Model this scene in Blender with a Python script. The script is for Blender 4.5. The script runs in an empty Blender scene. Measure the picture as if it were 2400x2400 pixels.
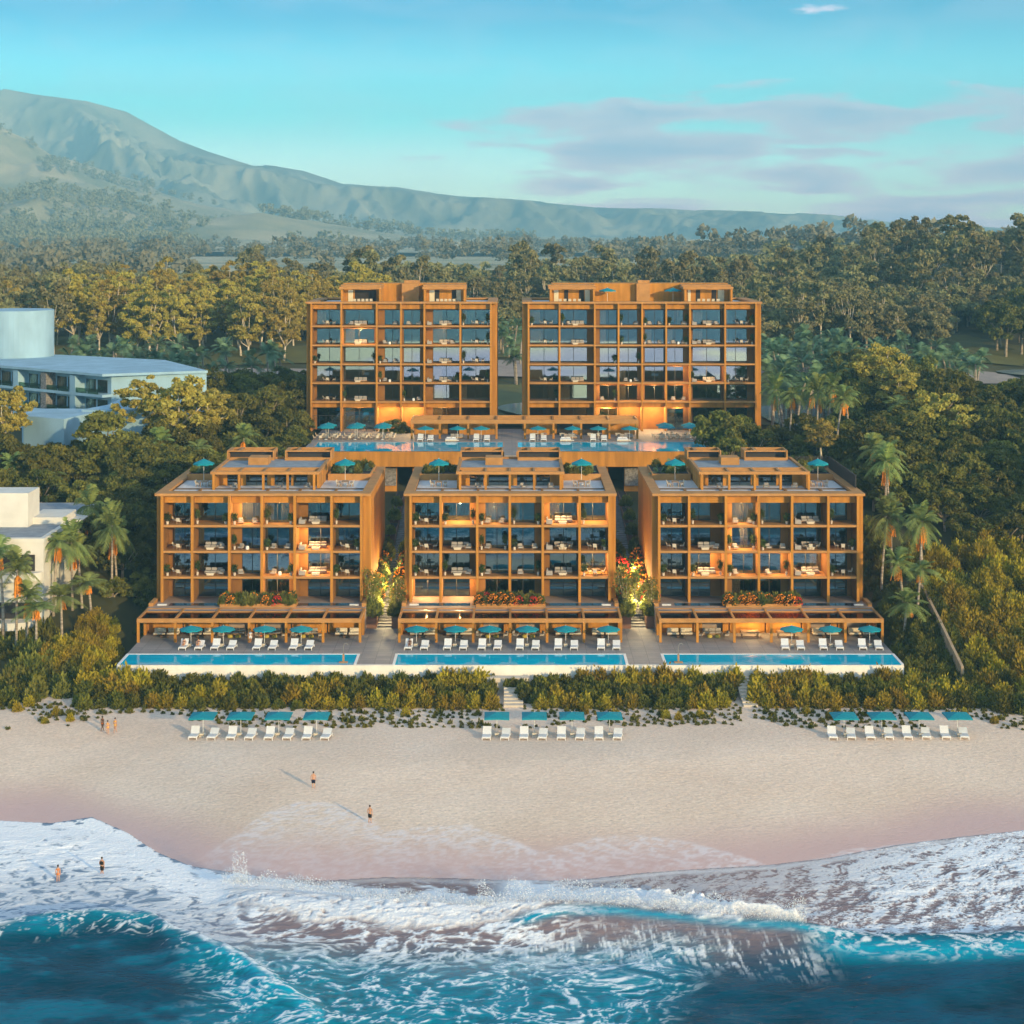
import bpy, math, random
import numpy as np
from mathutils import Vector, Matrix
R = math.radians
random.seed(7)
SC = bpy.context.scene
COL = SC.collection

# ------------------------------------------------------------------ camera, sky, sun, exposure
F, H, YH = 4000.0, 59.0, 550.0
cam = bpy.data.objects.new('camera', bpy.data.cameras.new('camera'))
COL.objects.link(cam)
cam.location = (0, 0, H); cam.rotation_euler = (R(90), 0, 0)
cam.data.sensor_width = 36; cam.data.lens = 36 * F / 2400
cam.data.shift_y = -(1200 - YH) / 2400
cam.data.clip_start = 1; cam.data.clip_end = 30000
SC.camera = cam

SUN_EL, SUN_AZ = 11.5, 39.0     # elevation; degrees right of straight behind the camera
sun = bpy.data.objects.new('sun', bpy.data.lights.new('sun', 'SUN'))
COL.objects.link(sun)
sun.data.energy = 5.0; sun.data.angle = R(1.5); sun.data.color = (1.0, 0.73, 0.36)
dv = Vector((math.sin(R(SUN_AZ)) * math.cos(R(SUN_EL)), -math.cos(R(SUN_AZ)) * math.cos(R(SUN_EL)), math.sin(R(SUN_EL))))
sun.rotation_euler = dv.to_track_quat('Z', 'Y').to_euler()

w = bpy.data.worlds.new("World"); SC.world = w; w.use_nodes = True
nt = w.node_tree; N = nt.nodes; L = nt.links; N.clear()
wo = N.new('ShaderNodeOutputWorld'); bg = N.new('ShaderNodeBackground')
sky = N.new('ShaderNodeTexSky'); sky.sky_type = 'NISHITA'; sky.sun_disc = False
sky.sun_elevation = R(SUN_EL); sky.sun_rotation = R(180 - SUN_AZ); sky.altitude = 0
sky.air_density = 1.0; sky.dust_density = 0.6; sky.ozone_density = 1.5
bg.inputs[1].default_value = 0.15
def wn(t, **k):
    n = N.new(t)
    for a, b in k.items(): setattr(n, a, b)
    return n
tc = wn('ShaderNodeTexCoord')
tint = wn('ShaderNodeMix', data_type='RGBA', blend_type='MULTIPLY'); tint.inputs[0].default_value = 1.0
L.new(sky.outputs[0], tint.inputs[6]); sep = wn('ShaderNodeSeparateXYZ'); L.new(tc.outputs['Generated'], sep.inputs[0])
ramp = wn('ShaderNodeValToRGB'); cr_ = ramp.color_ramp; cr_.interpolation = 'EASE'; L.new(sep.outputs[2], ramp.inputs[0])
SKYC = [(0.0, (1.15, 1.18, 1.38)), (0.035, (0.92, 1.12, 1.28)), (0.075, (0.30, 0.84, 0.90)), (0.135, (0.0, 0.24, 0.38)), (0.26, (0.74, 0.62, 0.56)), (1.0, (1.0, 0.74, 0.56))]
while len(cr_.elements) < len(SKYC): cr_.elements.new(0.5)
for e_, (p_, c_) in zip(cr_.elements, SKYC): e_.position = p_; e_.color = (*c_, 1)
gain = wn('ShaderNodeMix', data_type='RGBA', blend_type='MULTIPLY'); gain.inputs[0].default_value = 1; L.new(ramp.outputs[0], gain.inputs[6]); gain.inputs[7].default_value = (1.7, 1.9, 2.1, 1)
L.new(gain.outputs[2], tint.inputs[7])
# clouds: long, low, lilac bars; the direction is divided by its height so that they lie in a layer
def wmath(op, a, b=None):
    n = wn('ShaderNodeMath', operation=op)
    for i, v in enumerate((a, b)):
        if v is None: continue
        if isinstance(v, (int, float)): n.inputs[i].default_value = v
        else: L.new(v, n.inputs[i])
    return n.outputs[0]
comb = wn('ShaderNodeCombineXYZ')
L.new(wmath('MULTIPLY', sep.outputs[0], 10.5), comb.inputs[0])
L.new(wmath('MULTIPLY', sep.outputs[1], 5.2), comb.inputs[1])
L.new(wmath('MULTIPLY', sep.outputs[2], 66.0), comb.inputs[2])
cn = wn('ShaderNodeTexNoise'); cn.inputs['Scale'].default_value = 1.0; cn.inputs['Detail'].default_value = 9
cn.inputs['Roughness'].default_value = 0.55; cn.inputs['Distortion'].default_value = 0.35
L.new(comb.outputs[0], cn.inputs['Vector'])
comb2 = wn('ShaderNodeCombineXYZ')
L.new(wmath('MULTIPLY', sep.outputs[0], 3.4), comb2.inputs[0]); L.new(wmath('MULTIPLY', sep.outputs[2], 9.0), comb2.inputs[2])
cn2 = wn('ShaderNodeTexNoise'); cn2.inputs['Scale'].default_value = 1.0; cn2.inputs['Detail'].default_value = 2
L.new(comb2.outputs[0], cn2.inputs['Vector'])
# more cloud to the right of the view, between 1 and 6 degrees up
gx = wn('ShaderNodeMapRange'); gx.inputs[1].default_value = -0.10; gx.inputs[2].default_value = 0.02
gx.inputs[3].default_value = -0.20; gx.inputs[4].default_value = 0.05; L.new(sep.outputs[0], gx.inputs[0])
gz = wn('ShaderNodeMapRange'); gz.inputs[1].default_value = 0.07; gz.inputs[2].default_value = 0.10
gz.inputs[3].default_value = 0.04; gz.inputs[4].default_value = -0.24; L.new(sep.outputs[2], gz.inputs[0])
csum = wmath('ADD', wmath('ADD', cn.outputs[0], wmath('MULTIPLY', wmath('SUBTRACT', cn2.outputs[0], 0.5), 0.5)), wmath('ADD', gx.outputs[0], gz.outputs[0]))
cm = wn('ShaderNodeMapRange'); cm.interpolation_type = 'SMOOTHSTEP'
cm.inputs[1].default_value = 0.47; cm.inputs[2].default_value = 0.61; cm.inputs[3].default_value = 0; cm.inputs[4].default_value = 0.88
L.new(csum, cm.inputs[0])
cm2 = wn('ShaderNodeMapRange'); cm2.inputs[1].default_value = 0.58; cm2.inputs[2].default_value = 0.78; L.new(csum, cm2.inputs[0])
cc = wn('ShaderNodeMix', data_type='RGBA'); L.new(cm2.outputs[0], cc.inputs[0])
cc.inputs[6].default_value = (7.6, 5.5, 6.2, 1); cc.inputs[7].default_value = (3.6, 3.5, 5.4, 1)
cb3 = wn('ShaderNodeCombineXYZ'); L.new(wmath('MULTIPLY', sep.outputs[0], 14.0), cb3.inputs[0]); L.new(wmath('MULTIPLY', sep.outputs[2], 45.0), cb3.inputs[2])
cn3 = wn('ShaderNodeTexNoise'); cn3.inputs['Scale'].default_value = 1.0; cn3.inputs['Detail'].default_value = 7; cn3.inputs['Distortion'].default_value = 0.8; L.new(cb3.outputs[0], cn3.inputs['Vector'])
c3r = wn('ShaderNodeMapRange'); c3r.inputs[1].default_value = 0.40; c3r.inputs[2].default_value = 0.72; c3r.inputs[4].default_value = 0.13; L.new(cn3.outputs[0], c3r.inputs[0])
mx = wn('ShaderNodeMix', data_type='RGBA'); L.new(wmath('MAXIMUM', cm.outputs[0], c3r.outputs[0]), mx.inputs[0])
L.new(tint.outputs[2], mx.inputs[6]); L.new(cc.outputs[2], mx.inputs[7])
L.new(mx.outputs[2], bg.inputs[0]); L.new(bg.outputs[0], wo.inputs[0])
SC.view_settings.view_transform = 'Standard'; SC.view_settings.look = 'None'
SC.view_settings.exposure = 1.08; SC.view_settings.gamma = 1
SC.render.engine = 'CYCLES'
cy = SC.cycles
cy.max_bounces = 5; cy.diffuse_bounces = 2; cy.glossy_bounces = 3; cy.transmission_bounces = 3; cy.transparent_max_bounces = 6
cy.volume_bounces = 0; cy.caustics_reflective = False; cy.caustics_refractive = False
cy.sample_clamp_indirect = 4

# ------------------------------------------------------------------ pixel <-> world (source photo is 2400 px)
def PX(px, Y): return (px - 1200.0) * Y / F
def PZ(py, Y): return H - (py - YH) * Y / F
def PY(py, z): return F * (H - z) / (py - YH)
def sstep(a, b, x):
    t = np.clip((x - a) / (b - a), 0, 1); return t * t * (3 - 2 * t)

# ------------------------------------------------------------------ numpy noise
def vnoise(x, y, seed=0):
    xi = np.floor(x).astype(np.int64); yi = np.floor(y).astype(np.int64)
    fx = x - xi; fy = y - yi; fx = fx * fx * (3 - 2 * fx); fy = fy * fy * (3 - 2 * fy)
    def h(a, b):
        n = (a * 374761393 + b * 668265263 + seed * 144665) & 0x7fffffff
        n = ((n ^ (n >> 13)) * 1274126177) & 0x7fffffff
        return ((n ^ (n >> 16)) & 0xffff) / 65535.0
    return (h(xi, yi) * (1 - fx) + h(xi + 1, yi) * fx) * (1 - fy) + (h(xi, yi + 1) * (1 - fx) + h(xi + 1, yi + 1) * fx) * fy
def fbm(x, y, seed=0, oct=4, gain=0.5):
    s = 0; a = 1; t = 0
    for i in range(oct):
        s = s + a * vnoise(x, y, seed + i * 17); t += a; a *= gain; x = x * 2.03 + 11.3; y = y * 2.03 - 7.1
    return s / t

# ------------------------------------------------------------------ materials
MAT = {}
HAZE_D = 0.00021
def mat(name, col, rough=0.8, metal=0.0, spec=0.3, noise=0.0, nscale=1.0, bump=0.0, bscale=8.0, col2=None, detail=4, emit=None, estr=0, rnd=0.0, stretch=None, trans=0.0):
    m = bpy.data.materials.new(name); m.use_nodes = True; t = m.node_tree; n = t.nodes; l = t.links
    b = n['Principled BSDF']; b.inputs['Roughness'].default_value = rough; b.inputs['Metallic'].default_value = metal
    b.inputs['Specular IOR Level'].default_value = spec
    c = (*col, 1); b.inputs['Base Color'].default_value = c
    out = None
    if noise > 0 or col2 is not None or bump > 0:
        g = n.new('ShaderNodeNewGeometry'); vec = g.outputs['Position']
        if stretch:
            mp = n.new('ShaderNodeMapping'); mp.inputs['Scale'].default_value = stretch; l.new(vec, mp.inputs[0]); vec = mp.outputs[0]
        nz = n.new('ShaderNodeTexNoise'); nz.inputs['Scale'].default_value = nscale; nz.inputs['Detail'].default_value = detail; l.new(vec, nz.inputs['Vector'])
        cr = n.new('ShaderNodeMapRange'); cr.inputs[1].default_value = 0.33; cr.inputs[2].default_value = 0.67; l.new(nz.outputs[0], cr.inputs[0])
        mixn = n.new('ShaderNodeMix'); mixn.data_type = 'RGBA'; l.new(cr.outputs[0], mixn.inputs[0])
        c2 = col2 if col2 is not None else tuple(v * (1 - noise) for v in col)
        c1 = col if col2 is not None else tuple(min(1, v * (1 + noise)) for v in col)
        mixn.inputs[6].default_value = (*c1, 1); mixn.inputs[7].default_value = (*c2, 1); out = mixn.outputs[2]
        if bump > 0:
            n2 = n.new('ShaderNodeTexNoise'); n2.inputs['Scale'].default_value = bscale; n2.inputs['Detail'].default_value = 4; l.new(vec, n2.inputs['Vector'])
            bp = n.new('ShaderNodeBump'); bp.inputs['Strength'].default_value = bump; bp.inputs['Distance'].default_value = 0.1
            l.new(n2.outputs[0], bp.inputs['Height']); l.new(bp.outputs[0], b.inputs['Normal'])
    if rnd > 0:
        oi = n.new('ShaderNodeObjectInfo'); hs = n.new('ShaderNodeHueSaturation')
        mr = n.new('ShaderNodeMapRange'); mr.inputs[3].default_value = 1 - rnd; mr.inputs[4].default_value = 1 + rnd; l.new(oi.outputs['Random'], mr.inputs[0])
        l.new(mr.outputs[0], hs.inputs['Value'])
        mh = n.new('ShaderNodeMath'); mh.operation = 'MULTIPLY_ADD'; mh.inputs[1].default_value = 0.035; mh.inputs[2].default_value = 0.49
        l.new(oi.outputs['Random'], mh.inputs[0]); l.new(mh.outputs[0], hs.inputs['Hue'])
        if out: l.new(out, hs.inputs['Color'])
        else: hs.inputs['Color'].default_value = c
        out = hs.outputs[0]
    if out: l.new(out, b.inputs['Base Color'])
    if emit: b.inputs['Emission Color'].default_value = (*emit, 1); b.inputs['Emission Strength'].default_value = estr
    if trans > 0:
        tr = n.new('ShaderNodeBsdfTranslucent'); ms = n.new('ShaderNodeMixShader'); ms.inputs[0].default_value = trans
        if out: l.new(out, tr.inputs[0])
        else: tr.inputs[0].default_value = c
        l.new(b.outputs[0], ms.inputs[1]); l.new(tr.outputs[0], ms.inputs[2]); l.new(ms.outputs[0], n['Material Output'].inputs[0])
    MAT[name] = m
    return m
mat('plaster_shaded', (0.25, 0.115, 0.030), 0.9, noise=0.12, nscale=0.6)  # darker copy of the plaster, loggia shade put into its colour
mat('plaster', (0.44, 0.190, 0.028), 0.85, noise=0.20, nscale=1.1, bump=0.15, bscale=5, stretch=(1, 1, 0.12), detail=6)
mat('plaster_light', (0.43, 0.21, 0.065), 0.8, noise=0.12, nscale=0.8, detail=6)
mat('terrace', (0.36, 0.27, 0.215), 0.7, noise=0.12, nscale=0.6)
mat('roofgrey', (0.26, 0.29, 0.32), 0.9, noise=0.15, nscale=0.8)
mat('whitepave', (0.62, 0.62, 0.62), 0.8, noise=0.06, nscale=1.2)
mat('white', (0.78, 0.77, 0.74), 0.6, noise=0.03, nscale=3)
mat('poolwall', (0.80, 0.76, 0.68), 0.7, noise=0.08, nscale=0.5, stretch=(1, 1, 0.3))
mat('whitefabric', (0.64, 0.65, 0.66), 0.9)
mat('shadedfabric', (0.34, 0.31, 0.28), 0.9)  # white fabric toned down, balcony shade painted into it
mat('tanwall', (0.34, 0.25, 0.16), 0.9, noise=.2, nscale=1)
mat('cream', (0.62, 0.54, 0.42), 0.9)
mat('teal', (0.005, 0.235, 0.30), 0.85, noise=0.08, nscale=4)
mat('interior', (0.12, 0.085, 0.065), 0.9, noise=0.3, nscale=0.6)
mat('frame', (0.035, 0.03, 0.028), 0.5)
mat('darkwood', (0.10, 0.06, 0.035), 0.6)
mat('wood', (0.36, 0.22, 0.12), 0.6)
mat('bronzeglass', (0.16, 0.075, 0.035), 0.15, spec=0.6)
mat('skylight', (0.23, 0.26, 0.30), 0.4)
mat('curtain', (0.85, 0.78, 0.58), 0.9, trans=0.3)
mat('yellow', (0.45, 0.34, 0.06), 0.7)
mat('stone', (0.20, 0.19, 0.185), 0.9, noise=0.45, nscale=3, bump=0.5, bscale=4)
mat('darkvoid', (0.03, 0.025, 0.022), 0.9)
mat('steps', (0.19, 0.18, 0.18), 0.85, noise=0.2, nscale=1.2)
mat('sandsteps', (0.60, 0.52, 0.42), 0.85, noise=0.1, nscale=1.2)
mat('bark', (0.30, 0.24, 0.17), 0.9, noise=0.3, nscale=2)
mat('palebark', (0.58, 0.50, 0.38), 0.9, noise=0.25, nscale=1.5, stretch=(1, 1, 0.5))
mat('palmbark', (0.42, 0.36, 0.29), 0.9, col2=(0.22, 0.18, 0.14), nscale=4, stretch=(0.1, 0.1, 1.2), detail=1)
mat('fruit', (0.80, 0.27, 0.02), 0.7, noise=0.3, nscale=6)
mat('flower_orange', (0.85, 0.27, 0.01), 0.7)
mat('flower_red', (0.70, 0.025, 0.015), 0.7)
mat('lawn', (0.13, 0.125, 0.03), 0.95, col2=(0.10, 0.10, 0.03), nscale=0.12)
mat('road', (0.30, 0.255, 0.225), 0.95, noise=0.1, nscale=0.3)
mat('whitewall', (0.66, 0.64, 0.58), 0.8, noise=0.07, nscale=0.4, bump=0.15, bscale=3)
mat('bluewall', (0.28, 0.44, 0.55), 0.85, noise=0.12, nscale=0.25, stretch=(1, 1, 0.4))
mat('skin', (0.52, 0.27, 0.16), 0.6); mat('skin_dark', (0.22, 0.10, 0.05), 0.6)
mat('hair', (0.03, 0.018, 0.01), 0.7)
mat('cloth_navy', (0.01, 0.015, 0.04), 0.8); mat('cloth_black', (0.015, 0.015, 0.015), 0.8); mat('cloth_white', (0.75, 0.75, 0.75), 0.8)
mat('cloth_yellow', (0.75, 0.42, 0.02), 0.8); mat('cloth_orange', (0.70, 0.16, 0.02), 0.8)
mat('bulb', (1, .8, .5), 0.5, emit=(1.0, 0.62, 0.25), estr=3)
mat('louvre', (0.04, 0.035, 0.035), 0.6)
mat('planter', (0.20, 0.10, 0.065), 0.8)
mat('claypot', (0.60, 0.52, 0.42), 0.8)
mat('steel', (0.5, 0.45, 0.38), 0.3, metal=0.8)
def leafmat(name, a, b, rnd=0.18):
    return mat(name, a, 0.75, spec=0.15, col2=b, nscale=0.55, detail=3, rnd=rnd, trans=0.22)
leafmat('leaf_dark', (0.20, 0.18, 0.035), (0.060, 0.072, 0.018))
leafmat('leaf_green', (0.26, 0.235, 0.045), (0.09, 0.105, 0.022))
leafmat('leaf_gold', (0.50, 0.38, 0.085), (0.24, 0.20, 0.045))
leafmat('leaf_greyhaze', (0.33, 0.29, 0.13), (0.15, 0.15, 0.075))  # grey-green made lighter and greyer, distance haze put into the colour
leafmat('leaf_euc', (0.52, 0.40, 0.085), (0.26, 0.22, 0.055))
leafmat('leaf_hillhaze', (0.34, 0.32, 0.20), (0.20, 0.20, 0.13))  # pale leaves for the far hills, haze painted into the tone
leafmat('leaf_palm', (0.30, 0.35, 0.10), (0.15, 0.20, 0.06), 0.12)
leafmat('leaf_palmfar', (0.22, 0.32, 0.17), (0.10, 0.18, 0.10), 0.12)
leafmat('leaf_shrubgold', (0.42, 0.30, 0.025), (0.22, 0.17, 0.018))
leafmat('leaf_shrub', (0.19, 0.17, 0.022), (0.085, 0.095, 0.018))
leafmat('leaf_pot', (0.09, 0.12, 0.025), (0.03, 0.05, 0.012))

def reflective(name, rcol, fac, tcol, rough=0.02):
    m = bpy.data.materials.new(name); m.use_nodes = True; n = m.node_tree.nodes; l = m.node_tree.links
    n.remove(n['Principled BSDF'])
    g = n.new('ShaderNodeBsdfGlossy'); g.inputs[0].default_value = (*rcol, 1); g.inputs['Roughness'].default_value = rough
    t = n.new('ShaderNodeBsdfTransparent'); t.inputs[0].default_value = (*tcol, 1)
    ms = n.new('ShaderNodeMixShader'); ms.inputs[0].default_value = fac
    l.new(t.outputs[0], ms.inputs[1]); l.new(g.outputs[0], ms.inputs[2]); l.new(ms.outputs[0], n['Material Output'].inputs[0]); MAT[name] = m
reflective('glass', (0.30, 0.46, 0.54), 0.40, (0.80, 0.76, 0.70))
reflective('canopyglass', (0.75, 0.62, 0.5), 0.22, (0.34, 0.20, 0.13), 0.05)
reflective('greenglass', (0.5, 0.7, 0.65), 0.25, (0.45, 0.62, 0.55), 0.05)

def water_mat(name, col, deep, rough=0.03, bs=1.2, bstr=0.25, refl=0.5):
    m = bpy.data.materials.new(name); m.use_nodes = True; n = m.node_tree.nodes; l = m.node_tree.links; b = n['Principled BSDF']
    g = n.new('ShaderNodeNewGeometry'); nz = n.new('ShaderNodeTexNoise'); nz.inputs['Scale'].default_value = bs; nz.inputs['Detail'].default_value = 3
    l.new(g.outputs['Position'], nz.inputs['Vector'])
    mp = n.new('ShaderNodeMapping'); mp.inputs['Scale'].default_value = (0.15, 0.6, 1); l.new(g.outputs['Position'], mp.inputs[0])
    n2 = n.new('ShaderNodeTexNoise'); n2.inputs['Scale'].default_value = 1.0; n2.inputs['Detail'].default_value = 5; l.new(mp.outputs[0], n2.inputs['Vector'])
    mr = n.new('ShaderNodeMapRange'); mr.inputs[1].default_value = 0.35; mr.inputs[2].default_value = 0.65; l.new(n2.outputs[0], mr.inputs[0])
    mx = n.new('ShaderNodeMix'); mx.data_type = 'RGBA'; l.new(mr.outputs[0], mx.inputs[0]); mx.inputs[6].default_value = (*col, 1); mx.inputs[7].default_value = (*deep, 1)
    l.new(mx.outputs[2], b.inputs['Base Color']); b.inputs['Roughness'].default_value = rough; b.inputs['Specular IOR Level'].default_value = refl
    bp = n.new('ShaderNodeBump'); bp.inputs['Strength'].default_value = bstr; bp.inputs['Distance'].default_value = 0.05; l.new(nz.outputs[0], bp.inputs['Height']); l.new(bp.outputs[0], b.inputs['Normal'])
    MAT[name] = m
water_mat('pool_water', (0.0, 0.50, 0.70), (0.0, 0.40, 0.62), bstr=0.12, refl=0.22)
water_mat('lagoon_water', (0.35, 0.42, 0.42), (0.28, 0.36, 0.38), rough=0.08)
water_mat('plunge_water', (0.01, 0.05, 0.07), (0.01, 0.03, 0.05))

def paving(name, c1, c2, mortar, sx, sy):
    m = bpy.data.materials.new(name); m.use_nodes = True; n = m.node_tree.nodes; l = m.node_tree.links; b = n['Principled BSDF']
    g = n.new('ShaderNodeNewGeometry'); br = n.new('ShaderNodeTexBrick'); br.offset = 0
    l.new(g.outputs['Position'], br.inputs['Vector']); br.inputs['Scale'].default_value = 1
    br.inputs['Color1'].default_value = (*c1, 1); br.inputs['Color2'].default_value = (*c2, 1); br.inputs['Mortar'].default_value = (*mortar, 1)
    br.inputs['Mortar Size'].default_value = 0.03; br.inputs['Brick Width'].default_value = sx; br.inputs['Row Height'].default_value = sy
    nz = n.new('ShaderNodeTexNoise'); nz.inputs['Scale'].default_value = 0.7; nz.inputs['Detail'].default_value = 5; l.new(g.outputs['Position'], nz.inputs['Vector'])
    mr = n.new('ShaderNodeMapRange'); mr.inputs[3].default_value = 0.8; mr.inputs[4].default_value = 1.15; l.new(nz.outputs[0], mr.inputs[0])
    hs = n.new('ShaderNodeHueSaturation'); l.new(mr.outputs[0], hs.inputs['Value']); l.new(br.outputs[0], hs.inputs['Color'])
    l.new(hs.outputs[0], b.inputs['Base Color']); b.inputs['Roughness'].default_value = 0.7; MAT[name] = m
paving('paving', (0.30, 0.275, 0.265), (0.25, 0.235, 0.23), (0.16, 0.15, 0.15), 2.0, 1.2)

# ------------------------------------------------------------------ mesh helpers
class MB:
    def __init__(s): s.v = []; s.f = []
    def box(s, x0, x1, y0, y1, z0, z1):
        if x0 > x1: x0, x1 = x1, x0
        if y0 > y1: y0, y1 = y1, y0
        if z0 > z1: z0, z1 = z1, z0
        b = len(s.v)
        s.v += [(x0, y0, z0), (x1, y0, z0), (x1, y1, z0), (x0, y1, z0), (x0, y0, z1), (x1, y0, z1), (x1, y1, z1), (x0, y1, z1)]
        s.f += [(b, b+3, b+2, b+1), (b+4, b+5, b+6, b+7), (b, b+1, b+5, b+4), (b+1, b+2, b+6, b+5), (b+2, b+3, b+7, b+6), (b+3, b, b+4, b+7)]
        return s
    def rbox(s, x0, x1, y0, y1, z0, z1, r):     # box with chamfered vertical and top edges
        b = len(s.v)
        def ring(z, i): return [(x0+i, y0, z), (x1-i, y0, z), (x1, y0+i, z), (x1, y1-i, z), (x1-i, y1, z), (x0+i, y1, z), (x0, y1-i, z), (x0, y0+i, z)]
        s.v += ring(z0, r) + ring(z1-r, r)
        xa, xb, ya, yb = x0, x1, y0, y1
        s.v += [(x0+1.6*r, y0+r, z1), (x1-1.6*r, y0+r, z1), (x1-r, y0+1.6*r, z1), (x1-r, y1-1.6*r, z1), (x1-1.6*r, y1-r, z1), (x0+1.6*r, y1-r, z1), (x0+r, y1-1.6*r, z1), (x0+r, y0+1.6*r, z1)]
        for k in range(2):
            for i in range(8):
                a = b + k*8 + i; c = b + k*8 + (i+1) % 8
                s.f.append((a, c, c+8, a+8))
        s.f.append(tuple(b+7-i for i in range(8))); s.f.append(tuple(b+16+i for i in range(8)))
        return s
    def prism(s, pts, z0, z1):
        b = len(s.v); n = len(pts)
        s.v += [(p[0], p[1], z0) for p in pts] + [(p[0], p[1], z1) for p in pts]
        s.f.append(tuple(b+n-1-i for i in range(n))); s.f.append(tuple(b+n+i for i in range(n)))
        for i in range(n): s.f.append((b+i, b+(i+1) % n, b+n+(i+1) % n, b+n+i))
        return s
    def tube(s, pts, rads, n=6, cap=True):
        pts = [Vector(p) for p in pts]; b0 = len(s.v)
        for i, p in enumerate(pts):
            d = (pts[min(i+1, len(pts)-1)] - pts[max(i-1, 0)]).normalized()
            u = d.cross(Vector((0, 1, 0)) if abs(d.y) < 0.9 else Vector((1, 0, 0))).normalized(); w_ = d.cross(u)
            r = rads[i] if hasattr(rads, '__len__') else rads
            for k in range(n):
                a = 2*math.pi*k/n; q = p + u*(r*math.cos(a)) + w_*(r*math.sin(a)); s.v.append(tuple(q))
        for i in range(len(pts)-1):
            for k in range(n):
                a = b0+i*n+k; c = b0+i*n+(k+1) % n; s.f.append((a, c, c+n, a+n))
        if cap:
            s.f.append(tuple(b0+n-1-k for k in range(n))); e = b0+(len(pts)-1)*n; s.f.append(tuple(e+k for k in range(n)))
        return s
    def cyl(s, x, y, z0, z1, r0, r1=None, n=12): return s.tube([(x, y, z0), (x, y, z1)], [r0, r0 if r1 is None else r1], n)
    def quad(s, a, b, c, d):
        k = len(s.v); s.v += [a, b, c, d]; s.f.append((k, k+1, k+2, k+3)); return s
    def build(s, name, m, parent=None, org=(0, 0, 0), smooth=False):
        me = bpy.data.meshes.new(name)
        o3 = Vector(org)
        me.from_pydata([(a-o3.x, b-o3.y, c-o3.z) for a, b, c in s.v], [], s.f); me.update()
        if smooth: me.polygons.foreach_set('use_smooth', [True]*len(me.polygons))
        me.materials.append(MAT[m]); o = bpy.data.objects.new(name, me); COL.objects.link(o)
        if parent: o.parent = parent
        else: o.location = org
        return o
def npmesh(name, V, Fq, m, parent=None, attrs=None, smooth=False):
    me = bpy.data.meshes.new(name); nv = len(V); nf = len(Fq); k = Fq.shape[1]
    me.vertices.add(nv); me.vertices.foreach_set('co', np.ascontiguousarray(V, dtype=np.float32).ravel())
    me.loops.add(nf*k); me.loops.foreach_set('vertex_index', np.ascontiguousarray(Fq, dtype=np.int32).ravel())
    me.polygons.add(nf); me.polygons.foreach_set('loop_start', np.arange(0, nf*k, k, dtype=np.int32))
    me.update(calc_edges=True)
    if smooth: me.polygons.foreach_set('use_smooth', np.ones(nf, dtype=bool))
    for an, (ty, arr) in (attrs or {}).items():
        at = me.attributes.new(an, ty, 'POINT')
        at.data.foreach_set('value' if ty == 'FLOAT' else 'color', np.ascontiguousarray(arr, dtype=np.float32).ravel())
    me.materials.append(MAT[m] if isinstance(m, str) else m)
    o = bpy.data.objects.new(name, me); COL.objects.link(o)
    if parent: o.parent = parent
    return o
def tag(o, label=None, cat=None, group=None, kind=None):
    if label: o['label'] = label
    if cat: o['category'] = cat
    if group: o['group'] = group
    if kind: o['kind'] = kind
    return o
def empty(name, loc, label, cat, group=None, rz=0):
    o = bpy.data.objects.new(name, None); COL.objects.link(o); o.location = loc; o.rotation_euler = (0, 0, rz); o.empty_display_size = 0.3
    return tag(o, label, cat, group)
KIDS = {}
def copy_tree(o, parent=None):
    c = o.copy(); COL.objects.link(c)
    if parent: c.parent = parent
    for ch in (KIDS.get(o.name) or [x for x in o.children]): copy_tree(ch, c)
    return c
class Proto:
    def __init__(s, fn): s.fn = fn; s.root = None; s.kids = None
    def place(s, loc, rz=0, sc=1.0, label=None, cat=None, group=None):
        if s.root is None: s.root = s.fn(); o = s.root; s.tree = s.scan(o)
        else: o = s.clone(s.tree, None)
        o.location = loc; o.rotation_euler = (0, 0, rz); o.scale = sc if hasattr(sc, '__len__') else (sc, sc, sc)
        return tag(o, label, cat, group)
    def scan(s, o): return (o, [s.scan(c) for c in COL.objects if c.parent == o])
    def clone(s, t, parent):
        c = t[0].copy(); COL.objects.link(c); c.parent = parent
        for ch in t[1]: s.clone(ch, c)
        return c
def struct(o): o['kind'] = 'structure'; return o
ORD = ['first', 'second', 'third', 'fourth', 'fifth', 'sixth', 'seventh', 'eighth', 'ninth', 'tenth', 'eleventh', 'twelfth']

# ================================================================== THE GROUND
def axis(fine0, fine1, step, outs_lo, outs_hi):
    return np.array(sorted(set(outs_lo)) + list(np.arange(fine0, fine1 + 1e-6, step)) + sorted(set(outs_hi)))
def gridmesh(name, xs, ys, zf, m, attrs=None, smooth=True):
    X, Y = np.meshgrid(xs, ys); Z = zf(X, Y); nx, ny = len(xs), len(ys)
    V = np.stack([X.ravel(), Y.ravel(), Z.ravel()], 1)
    i = np.arange(nx-1); j = np.arange(ny-1); I, J = np.meshgrid(i, j); a = (J*nx+I).ravel()
    Fq = np.stack([a, a+1, a+nx+1, a+nx], 1)
    at = attrs(X, Y) if attrs else None
    return npmesh(name, V, Fq, m, attrs=at, smooth=smooth)
SEA = -3.0
def pix_u(X, Y): return 1200 + X*F/Y
SHU = [-900, -200, 0, 120, 215, 300, 370, 450, 540, 640, 760, 900, 1060, 1200, 1340, 1500, 1640, 1800, 1950, 2100, 2250, 2400, 2600, 3300]
SHV = [1940, 1925, 1926, 1932, 1924, 1958, 2000, 2032, 2046, 2062, 2066, 2060, 2062, 2066, 2066, 2050, 2040, 2030, 2012, 1985, 1965, 1950, 1940, 1940]
SHX = [(u-1200)*62.0/(v-YH) for u, v in zip(SHU, SHV)]; SHY = [F*62.0/(v-YH) for v in SHV]
def shoreY(X): return np.interp(X, SHX, SHY)
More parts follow.
